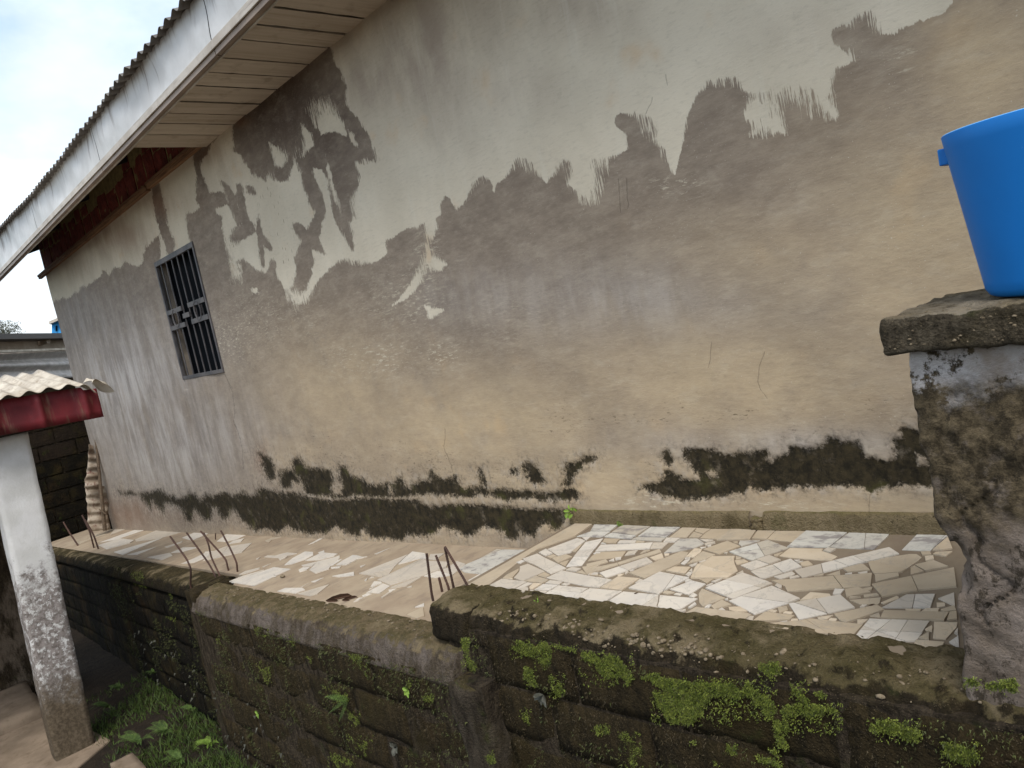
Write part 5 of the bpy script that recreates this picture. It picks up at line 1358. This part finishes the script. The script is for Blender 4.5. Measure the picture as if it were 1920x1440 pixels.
# undergrowth between the whitewashed pillar and the wall
gr = Blades(); n_ = 0
while n_ < 9000:
    x = random.uniform(-9.5, -4.8); y = random.uniform(1.05, 1.98 if x < -6.4 else 1.74)
    den = fb(Vector((x, y, 0)), 1.6, 3, 2)+.25*(y-1.3)+(.25 if x > -7.2 else -.05)
    if den < random.uniform(-.2, .25): n_ += .2; continue
    z = zG(x, y); h_ = random.uniform(.02, .10)*(1+.8*max(0, den)); n_ += 1
    gr.add(np.array([x, y, z-.01]), np.array([RNG.normal()*.6, RNG.normal()*.6, 1.]), h_, random.uniform(.003, .007))
tag(gr.build('undergrowth', MT['grass']), kind='stuff')
fs = [((205, 1325), 'fern with drooping yellow-green fronds nearest the whitewashed pillar', 'fern', .26, 5),
      ((290, 1262), 'small sparse fern at the dark foot of the far wall', 'fern', .17, 5), ((262, 1390), 'broad fern lying in front of the undergrowth', 'fern', .30, 8),
      ((312, 1372), 'dense fern in the middle of the undergrowth', 'fern', .30, 9), ((395, 1395), 'bright yellow-green fern at the right end of the undergrowth', 'yel', .22, 8),
      ((340, 1425), 'spreading fern at the lower edge of the undergrowth below the dense fern', 'fern', .26, 9), ((225, 1290), 'thin upright fern close behind the whitewashed pillar', 'fern', .20, 7),
      ((360, 1330), 'small fern against the pilaster behind the yellow-green fern', 'fern', .18, 7)]
for (q, lab, mt, L_, nf) in fs:
    p = onZ(*q, zG(-7, 1.4)+.04); mb_ = MB()
    for k in range(nf+6):
        a_ = random.uniform(-3.4, .4); frond(mb_, p, (math.cos(a_), math.sin(a_)*.8, .75), L_*random.uniform(.4, .85), L_*.13, 1.1, 18)
    tag(mb_.build('fern', MT[mt]), lab, 'fern', 'ferns in the undergrowth')
wl_ = Blades()
for _ in range(110):
    x = random.uniform(-9.5, -5); z = zG(x, 1.5)+random.uniform(0, .7)**1.3; y = face_y(x)-.01
    p = np.array([x, y, z])
    wl_.add(p, np.array([RNG.normal()*.5, -.5, RNG.normal()*.5-.8]), random.uniform(.02, .045), random.uniform(.006, .012))
tag(wl_.build('wall_weeds', MT['weed']), kind='stuff')
# litter
def stone(q, fn, r, lab, mat='pebble'):
    p = fn(*q, .005); o = link('pebble', rough_box(p[0]-r, p[0]+r, p[1]-r*.7, p[1]+r*.7, p[2]-.002, p[2]+r*.8, r*.3, r*.2, 60, q[0], r*.45), MT[mat], None, True); tag(o, lab, 'pebble')
stone((530, 1082), onL, .022, 'grey pebble lying on the white tile strip of the lower terrace')
stone((1556, 1190), onU, .006, 'brown pebble at the near edge of the upper terrace paving')
mb_ = MB(); p = onL(514, 1079, .008); leafy(mb_, p, (1, -.1, .06), .05, .02, .5); tag(mb_.build('plastic_scrap', MT['tw']), 'small white plastic scrap beside the grey pebble on the lower terrace', 'scrap')
for (q, fn, L_, lab) in (((610, 1126), onL, .20, 'long dry dark leaf at the edge of the lower terrace'), ((640, 1125), onL, .12, 'short dry dark leaf at the edge of the lower terrace'), ((1628, 1135), onU, .022, 'curled brown leaf on the beige tiles near the gate pillar'), ((1188, 1113), onU, .022, 'tiny dry twig leaf on a white tile of the upper terrace'), ((1425, 978), onU, .05, 'dark leaf litter in the gap of the skirting')):
    mb_ = MB(); p = fn(*q, .006); leafy(mb_, p, (.8, .6, .10), L_, L_*.16, .5); leafy(mb_, p, (.9, .2, .06), L_*.7, L_*.12, .5)
    tag(mb_.build('dead_leaf', MT['leafd']), lab, 'leaf', 'dead leaves on the terraces')
for (q, lab, w_) in (((1072, 962), 'bright green tuft where the two terraces meet at the wall', .05), ((1163, 982), 'tiny green sprig at the skirting above the grey marble tiles', .022), ((1007, 1125), 'tiny green tuft on the crusted coping of the near wall', .02)):
    mb_ = MB(); p = onY(*q, 2.965) if q[1] < 1000 else onU(*q, .02)
    for k in range(12): 
        a_ = random.uniform(0, 6.28); leafy(mb_, p+RNG.normal(size=3)*w_*.3, (math.cos(a_), -.5, math.sin(a_)+.4), w_*.7, w_*.35)
    tag(mb_.build('green_tuft', MT['yel']), lab, 'plant', 'small green tufts')
print('objects', len(bpy.data.objects))
